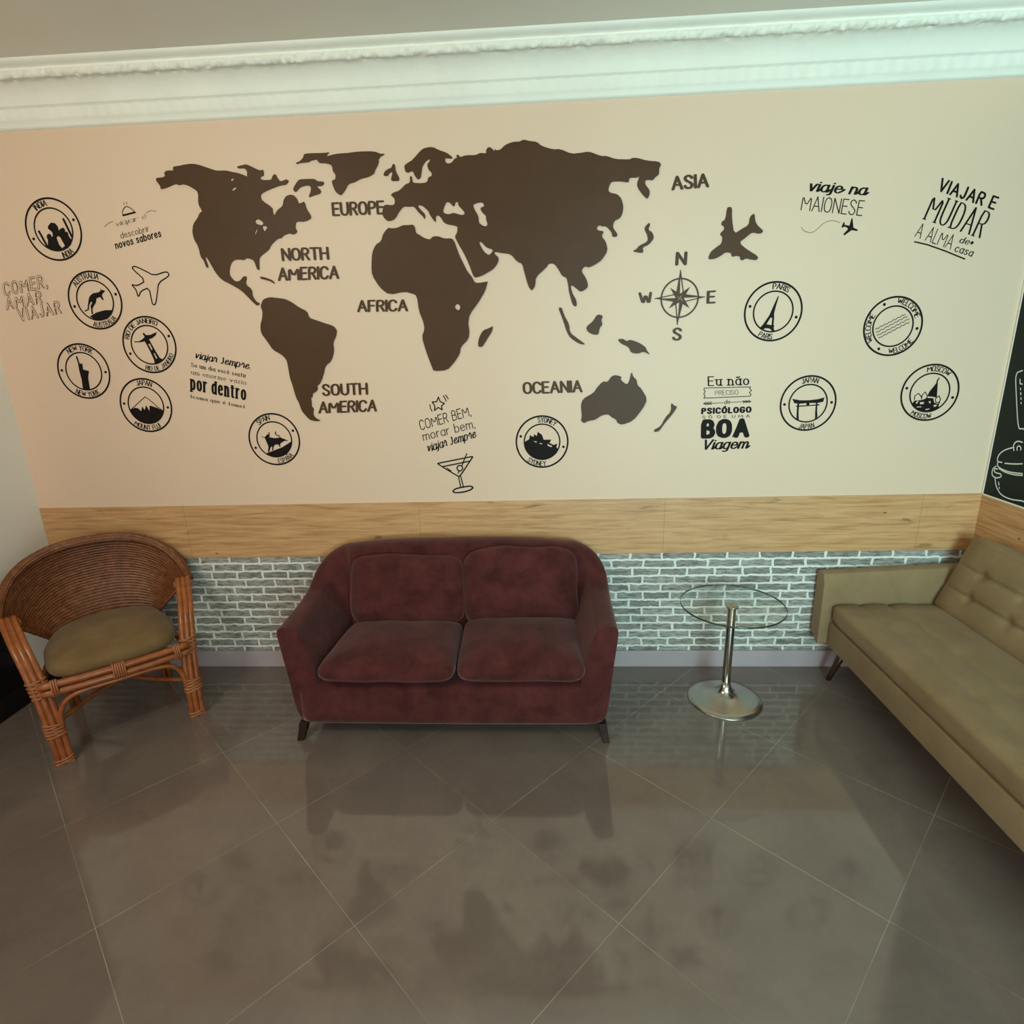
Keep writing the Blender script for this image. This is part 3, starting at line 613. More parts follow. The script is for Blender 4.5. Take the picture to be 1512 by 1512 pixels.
# traced outlines, millimetres on the wall plane (x, z)
MAP={'na':[[(-1300,2570),(-1293,2578),(-1260,2579),(-1250,2585),(-1254,2597),(-1240,2606),(-1215,2606),(-1207,2604),(-1206,2621),(-1175,2623),(-1145,2628),(-1106,2629),(-1076,2622),(-1032,2606),(-1000,2595),(-957,2595),(-927,2587),(-901,2582),(-876,2573),(-858,2564),(-859,2575),(-855,2584),(-865,2601),(-898,2601),(-902,2608),(-881,2612),(-857,2616),(-839,2609),(-793,2586),(-780,2592),(-781,2566),(-798,2563),(-800,2554),(-783,2547),(-752,2547),(-772,2547),(-746,2547),(-738,2565),(-724,2571),(-719,2554),(-705,2537),(-675,2547),(-666,2540),(-681,2524),(-704,2524),(-761,2509),(-806,2492),(-810,2480),(-806,2463),(-760,2432),(-761,2408),(-755,2395),(-739,2418),(-708,2436),(-702,2459),(-685,2479),(-654,2482),(-637,2464),(-633,2443),(-616,2445),(-604,2452),(-598,2419),(-579,2389),(-583,2376),(-615,2365),(-655,2368),(-663,2343),(-654,2321),(-677,2311),(-693,2319),(-726,2309),(-734,2299),(-756,2297),(-794,2268),(-802,2251),(-855,2220),(-861,2196),(-864,2162),(-874,2163),(-883,2205),(-906,2215),(-921,2217),(-935,2208),(-954,2213),(-982,2212),(-1001,2196),(-1014,2166),(-1016,2142),(-995,2115),(-969,2114),(-947,2136),(-931,2135),(-944,2099),(-916,2077),(-917,2044),(-903,2019),(-884,2010),(-899,1998),(-917,2015),(-936,2037),(-967,2071),(-1008,2097),(-1057,2123),(-1083,2157),(-1104,2207),(-1117,2231),(-1124,2226),(-1114,2182),(-1125,2181),(-1131,2212),(-1144,2230),(-1147,2277),(-1162,2306),(-1165,2342),(-1153,2377),(-1129,2399),(-1112,2424),(-1099,2427),(-1114,2460),(-1106,2503),(-1111,2517),(-1146,2539),(-1174,2548),(-1192,2543),(-1208,2551),(-1252,2536),(-1285,2530),(-1281,2541)],[(-847,2375),(-836,2382),(-818,2369),(-823,2361),(-842,2366)],[(-819,2352),(-798,2349),(-812,2332)],[(-850,2342),(-847,2337),(-857,2321),(-861,2325)],[(-940,2556),(-932,2560),(-927,2555),(-936,2550)],[(-939,2517),(-924,2523),(-921,2519),(-935,2510)]],'sa':[[(-871,2018),(-860,2030),(-828,2037),(-797,2032),(-757,2027),(-723,2009),(-695,1987),(-653,1965),(-648,1935),(-617,1924),(-574,1908),(-531,1894),(-515,1872),(-523,1843),(-542,1813),(-540,1775),(-559,1727),(-595,1702),(-610,1654),(-598,1695),(-614,1647),(-634,1614),(-649,1606),(-646,1590),(-657,1577),(-677,1568),(-679,1550),(-689,1546),(-687,1528),(-690,1503),(-679,1493),(-687,1468),(-682,1450),(-665,1436),(-651,1433),(-664,1427),(-685,1429),(-708,1436),(-728,1460),(-744,1483),(-753,1525),(-764,1548),(-774,1611),(-783,1651),(-785,1709),(-788,1738),(-808,1763),(-851,1788),(-872,1827),(-900,1871),(-897,1909),(-883,1939),(-876,1972),(-883,1996)]],'cuba':[[(-865,2133),(-841,2128),(-807,2114),(-796,2100),(-801,2098),(-817,2109),(-843,2117),(-864,2122)]],'baffin':[[(-652,2504),(-631,2530),(-615,2544),(-577,2544),(-543,2543),(-530,2532),(-500,2530),(-504,2517),(-518,2512),(-539,2513),(-518,2493),(-525,2480),(-553,2475),(-583,2466),(-568,2490),(-563,2509),(-576,2518),(-605,2515),(-622,2507),(-641,2490)]],'greenland':[[(-621,2612),(-600,2618),(-582,2634),(-581,2644),(-564,2648),(-481,2646),(-458,2648),(-475,2640),(-471,2632),(-450,2637),(-417,2641),(-376,2641),(-330,2645),(-252,2643),(-224,2631),(-203,2631),(-234,2617),(-239,2591),(-257,2567),(-263,2552),(-295,2539),(-323,2536),(-359,2521),(-387,2516),(-407,2488),(-425,2471),(-437,2473),(-451,2486),(-462,2519),(-462,2533),(-446,2535),(-441,2555),(-453,2570),(-453,2590),(-464,2600),(-491,2606),(-509,2606),(-518,2613),(-523,2624),(-533,2620),(-547,2620),(-564,2612),(-587,2612),(-606,2611),(-620,2607)]],'britain':[[(-221,2543),(-212,2559),(-198,2568),(-179,2573),(-173,2587),(-166,2589),(-162,2581),(-162,2561),(-154,2544),(-146,2528),(-151,2518),(-184,2519),(-185,2529),(-176,2551),(-180,2557),(-192,2552),(-200,2540)]],'eurasia':[[(-230,2418),(-215,2422),(-190,2418),(-177,2422),(-174,2441),(-180,2450),(-193,2462),(-176,2472),(-157,2475),(-138,2487),(-121,2502),(-97,2509),(-97,2534),(-88,2535),(-87,2513),(-81,2507),(-49,2504),(-19,2506),(-11,2528),(5,2531),(5,2546),(-9,2558),(-14,2579),(3,2596),(-1,2602),(-20,2593),(-37,2572),(-41,2556),(-48,2526),(-62,2520),(-74,2537),(-80,2553),(-89,2556),(-103,2550),(-116,2553),(-120,2579),(-102,2590),(-81,2599),(-39,2637),(-21,2646),(16,2649),(46,2634),(77,2624),(105,2603),(98,2598),(69,2603),(70,2585),(83,2578),(100,2582),(114,2598),(126,2600),(122,2611),(131,2613),(139,2602),(167,2609),(211,2607),(232,2616),(259,2611),(258,2626),(269,2637),(282,2634),(297,2617),(297,2629),(306,2622),(324,2624),(342,2640),(365,2649),(388,2653),(410,2652),(428,2660),(453,2653),(488,2648),(508,2631),(558,2615),(593,2615),(641,2594),(689,2596),(709,2599),(729,2597),(774,2579),(799,2579),(839,2564),(904,2560),(911,2566),(936,2565),(979,2552),(1029,2547),(1043,2536),(1034,2518),(1035,2495),(1019,2485),(1009,2473),(986,2476),(974,2473),(974,2457),(995,2433),(996,2415),(987,2397),(968,2412),(940,2447),(939,2468),(948,2488),(943,2492),(938,2486),(908,2488),(901,2481),(901,2468),(861,2475),(826,2475),(816,2466),(808,2439),(819,2429),(849,2423),(870,2402),(879,2369),(874,2337),(862,2321),(841,2314),(833,2296),(834,2282),(855,2255),(850,2244),(830,2246),(829,2263),(811,2283),(798,2292),(782,2291),(772,2298),(758,2287),(762,2275),(793,2270),(780,2250),(801,2226),(811,2187),(784,2147),(753,2128),(722,2116),(709,2123),(693,2113),(690,2098),(709,2073),(720,2043),(716,2025),(685,2009),(664,2027),(643,2043),(638,2031),(648,2000),(665,1974),(667,1944),(648,1950),(632,2006),(629,2018),(627,2041),(619,2076),(598,2083),(585,2107),(561,2140),(535,2141),(524,2124),(473,2084),(470,2046),(453,2022),(437,2042),(420,2103),(410,2145),(387,2153),(356,2189),(311,2195),(281,2202),(279,2194),(301,2173),(293,2150),(274,2127),(245,2112),(216,2098),(182,2090),(173,2104),(156,2155),(131,2208),(114,2236),(106,2253),(96,2273),(108,2290),(112,2311),(105,2320),(64,2327),(46,2338),(38,2355),(24,2368),(11,2365),(11,2338),(0,2348),(-17,2374),(-21,2387),(-47,2411),(-70,2415),(-64,2401),(-36,2373),(-42,2352),(-48,2365),(-67,2382),(-88,2410),(-112,2409),(-137,2412),(-160,2390),(-181,2360),(-213,2350),(-232,2364),(-240,2387)],[(46,2384),(55,2407),(67,2424),(85,2416),(94,2403),(103,2405),(106,2419),(120,2422),(119,2406),(145,2380),(149,2368),(135,2363),(94,2376),(76,2369),(53,2374)],[(188,2404),(200,2411),(223,2415),(237,2410),(241,2397),(220,2390),(230,2371),(248,2356),(246,2343),(253,2322),(248,2312),(232,2314),(212,2328),(211,2357),(194,2385)],[(208,2245),(220,2247),(242,2221),(277,2210),(262,2192),(250,2188),(228,2206)]],'africa':[[(-215,2325),(-203,2320),(-175,2321),(-146,2332),(-118,2331),(-97,2333),(-89,2318),(-88,2297),(-72,2288),(-47,2272),(-22,2265),(-7,2279),(19,2278),(46,2267),(83,2267),(94,2250),(100,2230),(112,2195),(129,2158),(146,2122),(168,2095),(179,2071),(195,2066),(243,2072),(242,2069),(229,2030),(195,1980),(148,1925),(139,1884),(144,1847),(137,1810),(96,1774),(91,1742),(59,1700),(23,1665),(-45,1662),(-52,1681),(-78,1763),(-93,1828),(-76,1864),(-81,1901),(-98,1948),(-103,2020),(-130,2031),(-162,2040),(-240,2028),(-281,2062),(-314,2119),(-312,2164),(-303,2219),(-283,2253),(-255,2267),(-243,2299)],[(81,1960),(91,1973),(103,1962),(95,1949)]],'madagascar':[[(183,1788),(191,1819),(211,1850),(239,1858),(261,1869),(255,1843),(225,1802),(204,1771),(185,1772)]],'japan':[[(978,2271),(980,2283),(998,2299),(1003,2292),(994,2268),(1014,2258),(1023,2233),(1001,2206),(971,2195),(976,2176),(968,2171),(932,2178),(929,2182),(947,2191),(952,2201),(993,2219),(995,2233),(989,2252)]],'sumatra':[[(578,1942),(594,1944),(605,1910),(631,1863),(633,1827),(669,1799),(713,1767),(680,1771),(637,1800),(620,1827),(599,1890)]],'borneo':[[(712,1850),(745,1875),(766,1907),(793,1899),(784,1879),(791,1858),(777,1843),(772,1812),(745,1813),(718,1829)]],'newguinea':[[(864,1788),(891,1790),(908,1777),(924,1785),(967,1770),(1000,1748),(1006,1732),(1025,1710),(990,1727),(964,1717),(931,1723),(919,1750),(881,1767)]],'australia':[[(688,1397),(694,1422),(688,1472),(697,1506),(753,1536),(765,1557),(796,1590),(820,1586),(838,1613),(857,1619),(888,1611),(882,1596),(913,1571),(925,1583),(936,1634),(943,1610),(961,1594),(966,1567),(985,1551),(1017,1498),(997,1452),(949,1391),(893,1372),(871,1383),(866,1399),(842,1412),(823,1428),(792,1423),(760,1401),(723,1396),(704,1385)]],'newzealand':[[(1135,1477),(1152,1462),(1167,1457),(1144,1420),(1106,1374),(1082,1336),(1057,1332),(1056,1344),(1088,1359),(1111,1406),(1137,1433)]],'plane':[[(1276,2141),(1285,2164),(1308,2182),(1333,2198),(1335,2227),(1325,2233),(1324,2242),(1341,2257),(1338,2272),(1326,2276),(1327,2291),(1343,2298),(1347,2346),(1353,2350),(1368,2347),(1370,2304),(1385,2236),(1420,2257),(1449,2271),(1452,2307),(1470,2320),(1476,2285),(1490,2266),(1518,2243),(1503,2232),(1466,2241),(1439,2219),(1410,2199),(1447,2169),(1503,2137),(1498,2121),(1475,2124),(1446,2131),(1433,2122),(1421,2128),(1423,2138),(1404,2144),(1386,2139),(1380,2147),(1379,2156),(1354,2161),(1331,2145),(1307,2134),(1280,2132)]]}
NAMES={'EUROPE':[('EUROPE',[(-472,2387),(-234,2386),(-471,2438)])],'NORTH AMERICA':[('NORTH',[(-741,2201),(-520,2199),(-740,2251)]),('AMERICA',[(-773,2113),(-482,2112),(-768,2165)])],'SOUTH AMERICA':[('SOUTH',[(-621,1558),(-395,1559),(-619,1610)]),('AMERICA',[(-652,1470),(-358,1473),(-646,1523)])],'AFRICA':[('AFRICA',[(-398,1957),(-158,1953),(-395,2005)])],'OCEANIA':[('OCEANIA',[(404,1541),(690,1543),(402,1593)])],'ASIA':[('ASIA',[(1100,2432),(1254,2438),(1096,2482)])]}
STAMPS={'india':{'c':(-1855,2379,141),'t':[('INDIA',125.6,97.3,1),('INDIA',-81.4,-56.9,0)],'d':[-161.3,19.2],'p':[[[(-1903,2301),(-1895,2335),(-1898,2346),(-1894,2357),(-1883,2362),(-1873,2356),(-1873,2345),(-1865,2351),(-1864,2367),(-1881,2383),(-1880,2394),(-1861,2410),(-1841,2407),(-1830,2392),(-1829,2373),(-1820,2381),(-1804,2386),(-1797,2377),(-1799,2367),(-1787,2366),(-1786,2348),(-1773,2326),(-1783,2310),(-1806,2292),(-1845,2284),(-1881,2289)],[(-1849,2342),(-1840,2350),(-1830,2344),(-1816,2305),(-1833,2295),(-1844,2312)]]],'s':[(11,0,[(-1930,2373),(-1904,2301)]),(11,0,[(-1794,2422),(-1770,2342)])]},'australia':{'c':(-1723,2051,139),'t':[('AUSTRALIA',136.8,72.2,1),('AUSTRALIA',-104.2,-47.5,0)],'d':[-167.6,12.8],'p':[[[(-1684,2108),(-1679,2099),(-1661,2096),(-1668,2087),(-1677,2082),(-1682,2071),(-1677,2054),(-1684,2051),(-1693,2066),(-1713,2061),(-1721,2041),(-1737,2024),(-1747,2010),(-1748,1987),(-1756,1988),(-1753,2011),(-1753,2025),(-1739,2044),(-1747,2045),(-1758,2031),(-1766,2008),(-1787,2000),(-1789,2006),(-1772,2011),(-1763,2037),(-1754,2059),(-1745,2073),(-1726,2085),(-1697,2088),(-1683,2096)]],[[(-1768,1977),(-1728,1995),(-1682,2004),(-1638,2003),(-1653,1982),(-1679,1962),(-1713,1955),(-1743,1960)]]],'s':[]},'rio':{'c':(-1488,1831,140),'t':[('RIO DE JANEIRO',159.7,62.5,1),('RIO DE JANEIRO',-108.0,-27.0,0)],'d':[-160.1,20.0],'p':[[[(-1565,1851),(-1539,1850),(-1518,1860),(-1505,1870),(-1512,1887),(-1504,1891),(-1497,1879),(-1473,1879),(-1456,1886),(-1436,1892),(-1447,1875),(-1469,1862),(-1484,1859),(-1477,1838),(-1460,1795),(-1447,1767),(-1426,1755),(-1448,1742),(-1479,1739),(-1479,1757),(-1488,1789),(-1499,1824),(-1509,1849),(-1532,1845),(-1562,1846)],[(-1493,1835),(-1485,1837),(-1476,1810),(-1482,1804)],[(-1475,1789),(-1469,1790),(-1460,1766),(-1467,1762)]]],'s':[]},'newyork':{'c':(-1865,1711,140),'t':[('NEW YORK',118.6,57.7,1),('NEW YORK',-119.9,-64.8,0)],'d':[176.0,-3.5],'p':[[[(-1886,1751),(-1863,1749),(-1866,1721),(-1855,1717),(-1836,1712),(-1844,1692),(-1849,1678),(-1853,1619),(-1891,1620),(-1886,1671),(-1888,1711)]]],'s':[(8,0,[(-1885,1785),(-1881,1747)])]},'fuji':{'c':(-1570,1530,140),'t':[('JAPAN',101.3,66.9,1),('MOUNT FUJI',-127.2,-63.0,0)],'d':[174.0,-6.6],'p':[[[(-1659,1508),(-1633,1520),(-1615,1516),(-1602,1501),(-1591,1526),(-1582,1506),(-1569,1531),(-1558,1501),(-1550,1529),(-1532,1523),(-1510,1515),(-1481,1498),(-1496,1470),(-1533,1441),(-1581,1436),(-1625,1451),(-1650,1477)]]],'s':[(4,0,[(-1659,1508),(-1604,1547),(-1566,1574),(-1544,1557),(-1509,1521),(-1482,1498)])]},'spain':{'c':(-912,1337,138),'t':[('SPAIN',128.0,98.8,1),('ESPAÑA',-84.9,-46.8,0)],'d':[-158.4,22.4],'p':[[[(-979,1358),(-964,1349),(-945,1365),(-936,1366),(-939,1378),(-931,1373),(-936,1349),(-907,1344),(-878,1347),(-850,1335),(-837,1327),(-856,1329),(-877,1319),(-885,1309),(-883,1295),(-889,1298),(-895,1310),(-912,1310),(-921,1298),(-926,1279),(-932,1279),(-928,1301),(-938,1296),(-949,1270),(-956,1270),(-949,1301),(-957,1330),(-962,1346),(-976,1351)]],[[(-970,1263),(-916,1281),(-875,1295),(-818,1327),(-820,1308),(-839,1275),(-872,1252),(-907,1243),(-940,1248)]]],'s':[(5,0,[(-880,1348),(-883,1356),(-896,1358),(-903,1369),(-897,1377)])]},'sydney':{'c':(490,1294,136),'t':[('SYDNEY',96.7,54.6,1),('SYDNEY',-125.5,-84.2,0)],'d':[164.1,-14.4],'p':[[[(403,1297),(425,1310),(428,1331),(447,1320),(450,1335),(464,1325),(469,1347),(490,1331),(499,1305),(515,1305),(538,1305),(528,1288),(550,1277),(568,1284),(563,1265),(573,1255),(563,1232),(530,1210),(491,1202),(446,1211),(414,1242),(399,1275)],[(445,1300),(464,1296),(460,1290)],[(473,1289),(493,1286),(486,1281)],[(518,1285),(528,1277),(543,1272),(537,1266),(519,1273)]]],'s':[]},'paris':{'c':(1594,1892,136),'t':[('PARIS',92.1,59.1,1),('PARIS',-116.6,-90.0,0)],'d':[166.2,-14.4],'p':[[[(1611,1964),(1614,1958),(1612,1949),(1605,1918),(1599,1882),(1601,1865),(1601,1833),(1605,1828),(1603,1818),(1610,1801),(1596,1801),(1593,1809),(1582,1816),(1567,1818),(1551,1812),(1547,1813),(1538,1820),(1553,1837),(1556,1842),(1577,1875),(1593,1918),(1606,1951)],[(1584,1865),(1592,1864),(1592,1831),(1568,1836)]]],'s':[]},'torii':{'c':(1802,1457,136),'t':[('JAPAN',108.8,74.1,1),('JAPAN',-103.2,-72.7,0)],'d':[-178.5,1.0],'p':[[[(1724,1481),(1762,1473),(1802,1472),(1846,1476),(1878,1484),(1874,1463),(1848,1458),(1803,1459),(1764,1456),(1736,1459)]],[[(1746,1441),(1746,1447),(1795,1448),(1794,1460),(1808,1459),(1810,1448),(1857,1452),(1859,1446)]],[[(1751,1458),(1760,1458),(1761,1415),(1766,1377),(1754,1380),(1752,1415)]],[[(1840,1460),(1847,1459),(1850,1418),(1855,1390),(1844,1378),(1841,1418)]]],'s':[]},'welcome':{'c':(2155,1808,136),'t':[('WELCOME',81.2,23.1,1),('WELCOME',-149.5,-206.8,1),('WELCOME',-86.4,-37.1,0)],'d':[118.1,-6.6,-116.6],'p':[],'s':[(3,0,[(2077,1797),(2080,1802),(2086,1801),(2091,1801),(2094,1806)]),(3,0,[(2096,1807),(2099,1811),(2104,1811),(2109,1811),(2112,1815)]),(3,0,[(2114,1816),(2117,1820),(2122,1820),(2128,1820),(2131,1824)]),(3,0,[(2132,1825),(2135,1829),(2141,1829),(2146,1829),(2149,1833)]),(3,0,[(2151,1834),(2153,1839),(2159,1838),(2164,1838),(2167,1843)]),(3,0,[(2169,1844),(2172,1848),(2177,1848),(2182,1848),(2185,1852)]),(3,0,[(2187,1853),(2190,1857),(2195,1857),(2200,1857),(2203,1861)]),(3,0,[(2081,1782),(2084,1786),(2090,1786),(2095,1786),(2098,1791)]),(3,0,[(2100,1792),(2103,1796),(2109,1796),(2115,1796),(2118,1801)]),(3,0,[(2120,1802),(2123,1807),(2128,1807),(2134,1807),(2137,1811)]),(3,0,[(2139,1812),(2142,1817),(2148,1817),(2153,1817),(2156,1821)]),(3,0,[(2158,1822),(2161,1827),(2167,1827),(2172,1827),(2175,1832)]),(3,0,[(2177,1833),(2180,1837),(2186,1837),(2191,1837),(2194,1842)]),(3,0,[(2196,1843),(2199,1847),(2205,1847),(2210,1847),(2214,1852)]),(3,0,[(2088,1768),(2091,1773),(2097,1773),(2103,1773),(2106,1777)]),(3,0,[(2108,1778),(2111,1783),(2117,1783),(2123,1783),(2126,1788)]),(3,0,[(2128,1789),(2131,1794),(2137,1794),(2142,1794),(2146,1799)]),(3,0,[(2148,1800),(2151,1804),(2157,1804),(2162,1804),(2165,1809)]),(3,0,[(2167,1810),(2171,1815),(2176,1815),(2182,1815),(2185,1820)]),(3,0,[(2187,1821),(2190,1825),(2196,1825),(2201,1825),(2205,1830)]),(3,0,[(2207,1831),(2210,1836),(2215,1836),(2221,1836),(2224,1840)]),(3,0,[(2097,1756),(2100,1761),(2105,1761),(2111,1761),(2114,1765)]),(3,0,[(2116,1766),(2119,1771),(2124,1771),(2130,1771),(2133,1775)]),(3,0,[(2135,1776),(2138,1781),(2143,1781),(2149,1781),(2152,1785)]),(3,0,[(2153,1786),(2156,1791),(2162,1791),(2167,1791),(2170,1795)]),(3,0,[(2172,1796),(2175,1801),(2181,1801),(2186,1801),(2189,1805)]),(3,0,[(2191,1806),(2194,1811),(2200,1811),(2205,1811),(2208,1815)]),(3,0,[(2210,1816),(2213,1821),(2218,1820),(2224,1820),(2227,1825)])]},'moscow':{'c':(2374,1494,137),'t':[('MOSCOW',99.9,52.5,1),('MOSCOW',-122.9,-82.4,0)],'d':[167.7,-13.2],'p':[[[(2406,1567),(2409,1562),(2402,1546),(2404,1539),(2411,1469),(2391,1474),(2365,1477),(2371,1498),(2397,1539),(2397,1551)]],[[(2297,1441),(2308,1457),(2345,1460),(2364,1470),(2395,1467),(2403,1445),(2422,1440),(2432,1454),(2425,1430),(2430,1421),(2409,1407),(2373,1401),(2339,1411),(2313,1426)],[(2314,1446),(2323,1456),(2328,1455),(2322,1442)],[(2334,1449),(2355,1450),(2354,1440),(2338,1439)],[(2374,1452),(2385,1454),(2385,1439)],[(2401,1433),(2417,1437),(2415,1427),(2404,1425)],[(2322,1428),(2345,1429),(2347,1425),(2325,1424)],[(2366,1415),(2384,1418),(2386,1414),(2369,1410)]]],'s':[(4,0,[(2307,1461),(2306,1481),(2321,1492),(2334,1480),(2339,1471)]),(4,0,[(2340,1463),(2340,1484),(2352,1498),(2362,1484),(2366,1470)]),(4,1,[(2410,1447),(2405,1464),(2420,1478),(2430,1461),(2425,1446)])]}}
COMPASS={'c':(1153,1967,90),'tips':[(1150,2090),(1269,1969),(1148,1848),(1037,1968)],'L':{'N':[(1132,2115),(1171,2115),(1133,2166)],'E':[(1286,1941),(1315,1942),(1285,1991)],'S':[(1132,1777),(1166,1778),(1132,1829)],'W':[(970,1944),(1021,1944),(965,1995)]}}
QUOTES={'comer_amar':[('t','COMER,','bubble',[(-2184,2091),(-1954,2124),(-2180,2144)]),('t','AMAR','bubble',[(-2191,2025),(-2002,2051),(-2186,2076)]),('t','VIAJAR','bubble',[(-2137,1968),(-1914,2000),(-2138,2020)])],'descobrir':[('s',4,0,[(-1494,2428),(-1495,2442),(-1485,2456),(-1470,2466),(-1451,2458),(-1438,2446),(-1432,2439)]),('s',8,0,[(-1494,2427),(-1432,2438)]),('s',2,0,[(-1478,2471),(-1480,2477),(-1476,2482)]),('s',2,0,[(-1465,2473),(-1466,2479),(-1462,2484)]),('t','viajar','thinscript',[(-1542,2381),(-1431,2400),(-1543,2402)]),('t','é','thinscript',[(-1404,2405),(-1385,2409),(-1404,2427)]),('s',2,0,[(-1599,2381),(-1575,2396),(-1550,2403)]),('s',2,0,[(-1377,2434),(-1352,2443),(-1326,2438)]),('t','descobrir','light',[(-1525,2327),(-1379,2354),(-1527,2352)]),('t','novos sabores','bold',[(-1560,2283),(-1325,2329),(-1562,2313)])],'outline_plane':[('s',6,1,[(-1484,2201),(-1442,2181),(-1397,2155),(-1332,2172),(-1320,2161),(-1325,2149),(-1381,2122),(-1396,2075),(-1415,2025),(-1427,2020),(-1433,2028),(-1433,2102),(-1480,2086),(-1492,2064),(-1499,2064),(-1501,2094),(-1521,2119),(-1492,2111),(-1444,2133),(-1500,2190),(-1496,2199)])],'viajar_sempre':[('t','viajar sempre.','script',[(-1264,1760),(-987,1697),(-1257,1795)]),('t','Se um dia você sentir','serifbold',[(-1289,1719),(-1013,1656),(-1286,1738)]),('t','um enorme vazio','serif',[(-1296,1682),(-1019,1621),(-1293,1702)]),('t','por dentro','fat',[(-1311,1606),(-1036,1545),(-1298,1680)]),('t','(coma que é fome)','serifbold',[(-1321,1562),(-1047,1503),(-1319,1578)])],'comer_bem':[('s',6,1,[(-31,1534),(-23,1511),(-2,1501),(-18,1489),(-16,1469),(-35,1482),(-55,1467),(-52,1490),(-64,1510),(-41,1511)]),('s',5,0,[(-77,1497),(-75,1479),(-68,1464)]),('s',5,0,[(-6,1540),(2,1527),(8,1512)]),('s',5,0,[(6,1543),(13,1534),(19,1524)]),('t','COMER BEM,','hand',[(-132,1369),(131,1438),(-142,1416)]),('t','morar bem,','light',[(-121,1314),(149,1375),(-128,1358)]),('t','viajar sempre','script',[(-105,1254),(149,1324),(-112,1298)]),('s',7,1,[(-56,1193),(36,1209),(128,1226),(128,1221),(57,1122),(47,1121),(-56,1189)]),('s',7,0,[(-30,1175),(42,1188),(112,1201)]),('s',6,0,[(49,1119),(58,1059)]),('s',6,0,[(61,1121),(72,1061)]),('s',8,1,[(12,1039),(27,1054),(68,1063),(109,1068),(124,1060),(112,1048),(75,1036),(30,1032)]),('s',7,1,[(59,1180),(70,1176),(74,1165),(69,1154),(58,1149),(47,1154),(43,1165),(48,1176)]),('s',6,0,[(99,1240),(84,1210),(70,1178)]),('s',6,0,[(53,1151),(48,1138)]),('s',5,0,[(-9,1167),(1,1158),(12,1151)])],'maionese':[('t','viaje na','script2',[(1700,2403),(1947,2376),(1697,2446)]),('t','MAIONESE','thin',[(1677,2326),(1948,2292),(1682,2385)]),('s',2,0,[(1686,2254),(1698,2239),(1714,2232),(1731,2229),(1747,2234),(1762,2247),(1779,2264),(1797,2273),(1816,2277),(1835,2274),(1857,2266)]),('p',[[(1905,2283),(1909,2282),(1915,2257),(1918,2243),(1937,2235),(1939,2229),(1933,2229),(1911,2233),(1882,2212),(1876,2217),(1894,2237),(1891,2244),(1877,2249),(1867,2244),(1865,2249),(1871,2267),(1877,2267),(1877,2257),(1899,2252),(1903,2273)]])],'mudar':[('t','VIAJAR E','bold',[(2265,2382),(2517,2296),(2277,2427)]),('t','MUDAR','deco',[(2224,2267),(2479,2180),(2255,2368)]),('t','A ALMA','thin',[(2194,2196),(2359,2137),(2210,2252)]),('t','de','italic',[(2393,2164),(2433,2154),(2398,2188)]),('p',[[(2449,2168),(2459,2162),(2451,2152),(2441,2158)]]),('t','casa','italic',[(2378,2128),(2457,2103),(2383,2158)]),('s',6,0,[(2197,2174),(2257,2159),(2338,2130),(2430,2093)])],'eu_nao':[('t','Eu não','serif2',[(1314,1555),(1507,1555),(1310,1598)]),('s',4,1,[(1294,1544),(1518,1544),(1513,1537),(1524,1527),(1514,1517),(1523,1507),(1519,1499),(1294,1495),(1301,1505),(1293,1515),(1300,1527),(1293,1535)]),('t','PRECISO','thin',[(1350,1508),(1461,1509),(1347,1530)]),('s',3,0,[(1294,1468),(1343,1469),(1390,1470)]),('s',3,0,[(1428,1471),(1474,1473),(1525,1473)]),('s',4,0,[(1307,1475),(1295,1468),(1309,1463)]),('s',4,0,[(1320,1476),(1308,1468),(1322,1463)]),('s',4,0,[(1333,1476),(1321,1468),(1335,1464)]),('s',4,0,[(1512,1478),(1525,1473),(1514,1468)]),('s',4,0,[(1499,1478),(1512,1473),(1501,1468)]),('s',4,0,[(1486,1477),(1499,1473),(1488,1467)]),('t','de','italic',[(1396,1464),(1423,1465),(1394,1483)]),('t','PSICÓLOGO','black',[(1291,1419),(1527,1421),(1290,1444)]),('t','SÓ DE UMA','tiny',[(1295,1395),(1525,1395),(1293,1408)]),('t','BOA','shadow',[(1296,1297),(1516,1298),(1292,1378)]),('t','BOA','black',[(1305,1303),(1518,1304),(1302,1380)]),('t','Viagem','script2',[(1302,1238),(1520,1240),(1300,1288)])]}
CHALK_ART={'pot':[(6,0,[(66,1157),(57,1176),(69,1204),(102,1228),(144,1244)]),(6,0,[(148,1230),(138,1251),(146,1270),(165,1277),(186,1275)]),(6,0,[(166,1235),(161,1247),(171,1257),(185,1251),(186,1239)]),(6,0,[(65,1161),(91,1161)]),(6,0,[(111,1161),(163,1168),(212,1179)]),(6,0,[(66,1160),(67,1138),(101,1129),(152,1126),(224,1135)]),(6,0,[(83,1129),(120,1120),(176,1119),(226,1127)]),(6,0,[(70,1077),(83,1043),(125,1008),(186,1002),(257,1013)]),(6,0,[(60,1136),(41,1119),(45,1088),(73,1079),(105,1092),(101,1107),(67,1104),(53,1112),(56,1124),(73,1125)]),(6,0,[(96,1064),(102,1052)]),(6,0,[(107,1041),(108,1036)])],'sign':[(6,0,[(100,1594),(62,1581),(96,1476),(146,1331),(170,1336)]),(6,0,[(97,1554),(102,1534),(116,1534)]),(6,0,[(110,1514),(113,1509)]),(6,0,[(117,1495),(120,1487)]),(6,0,[(124,1472),(127,1466)]),(6,0,[(131,1451),(132,1447)])]}


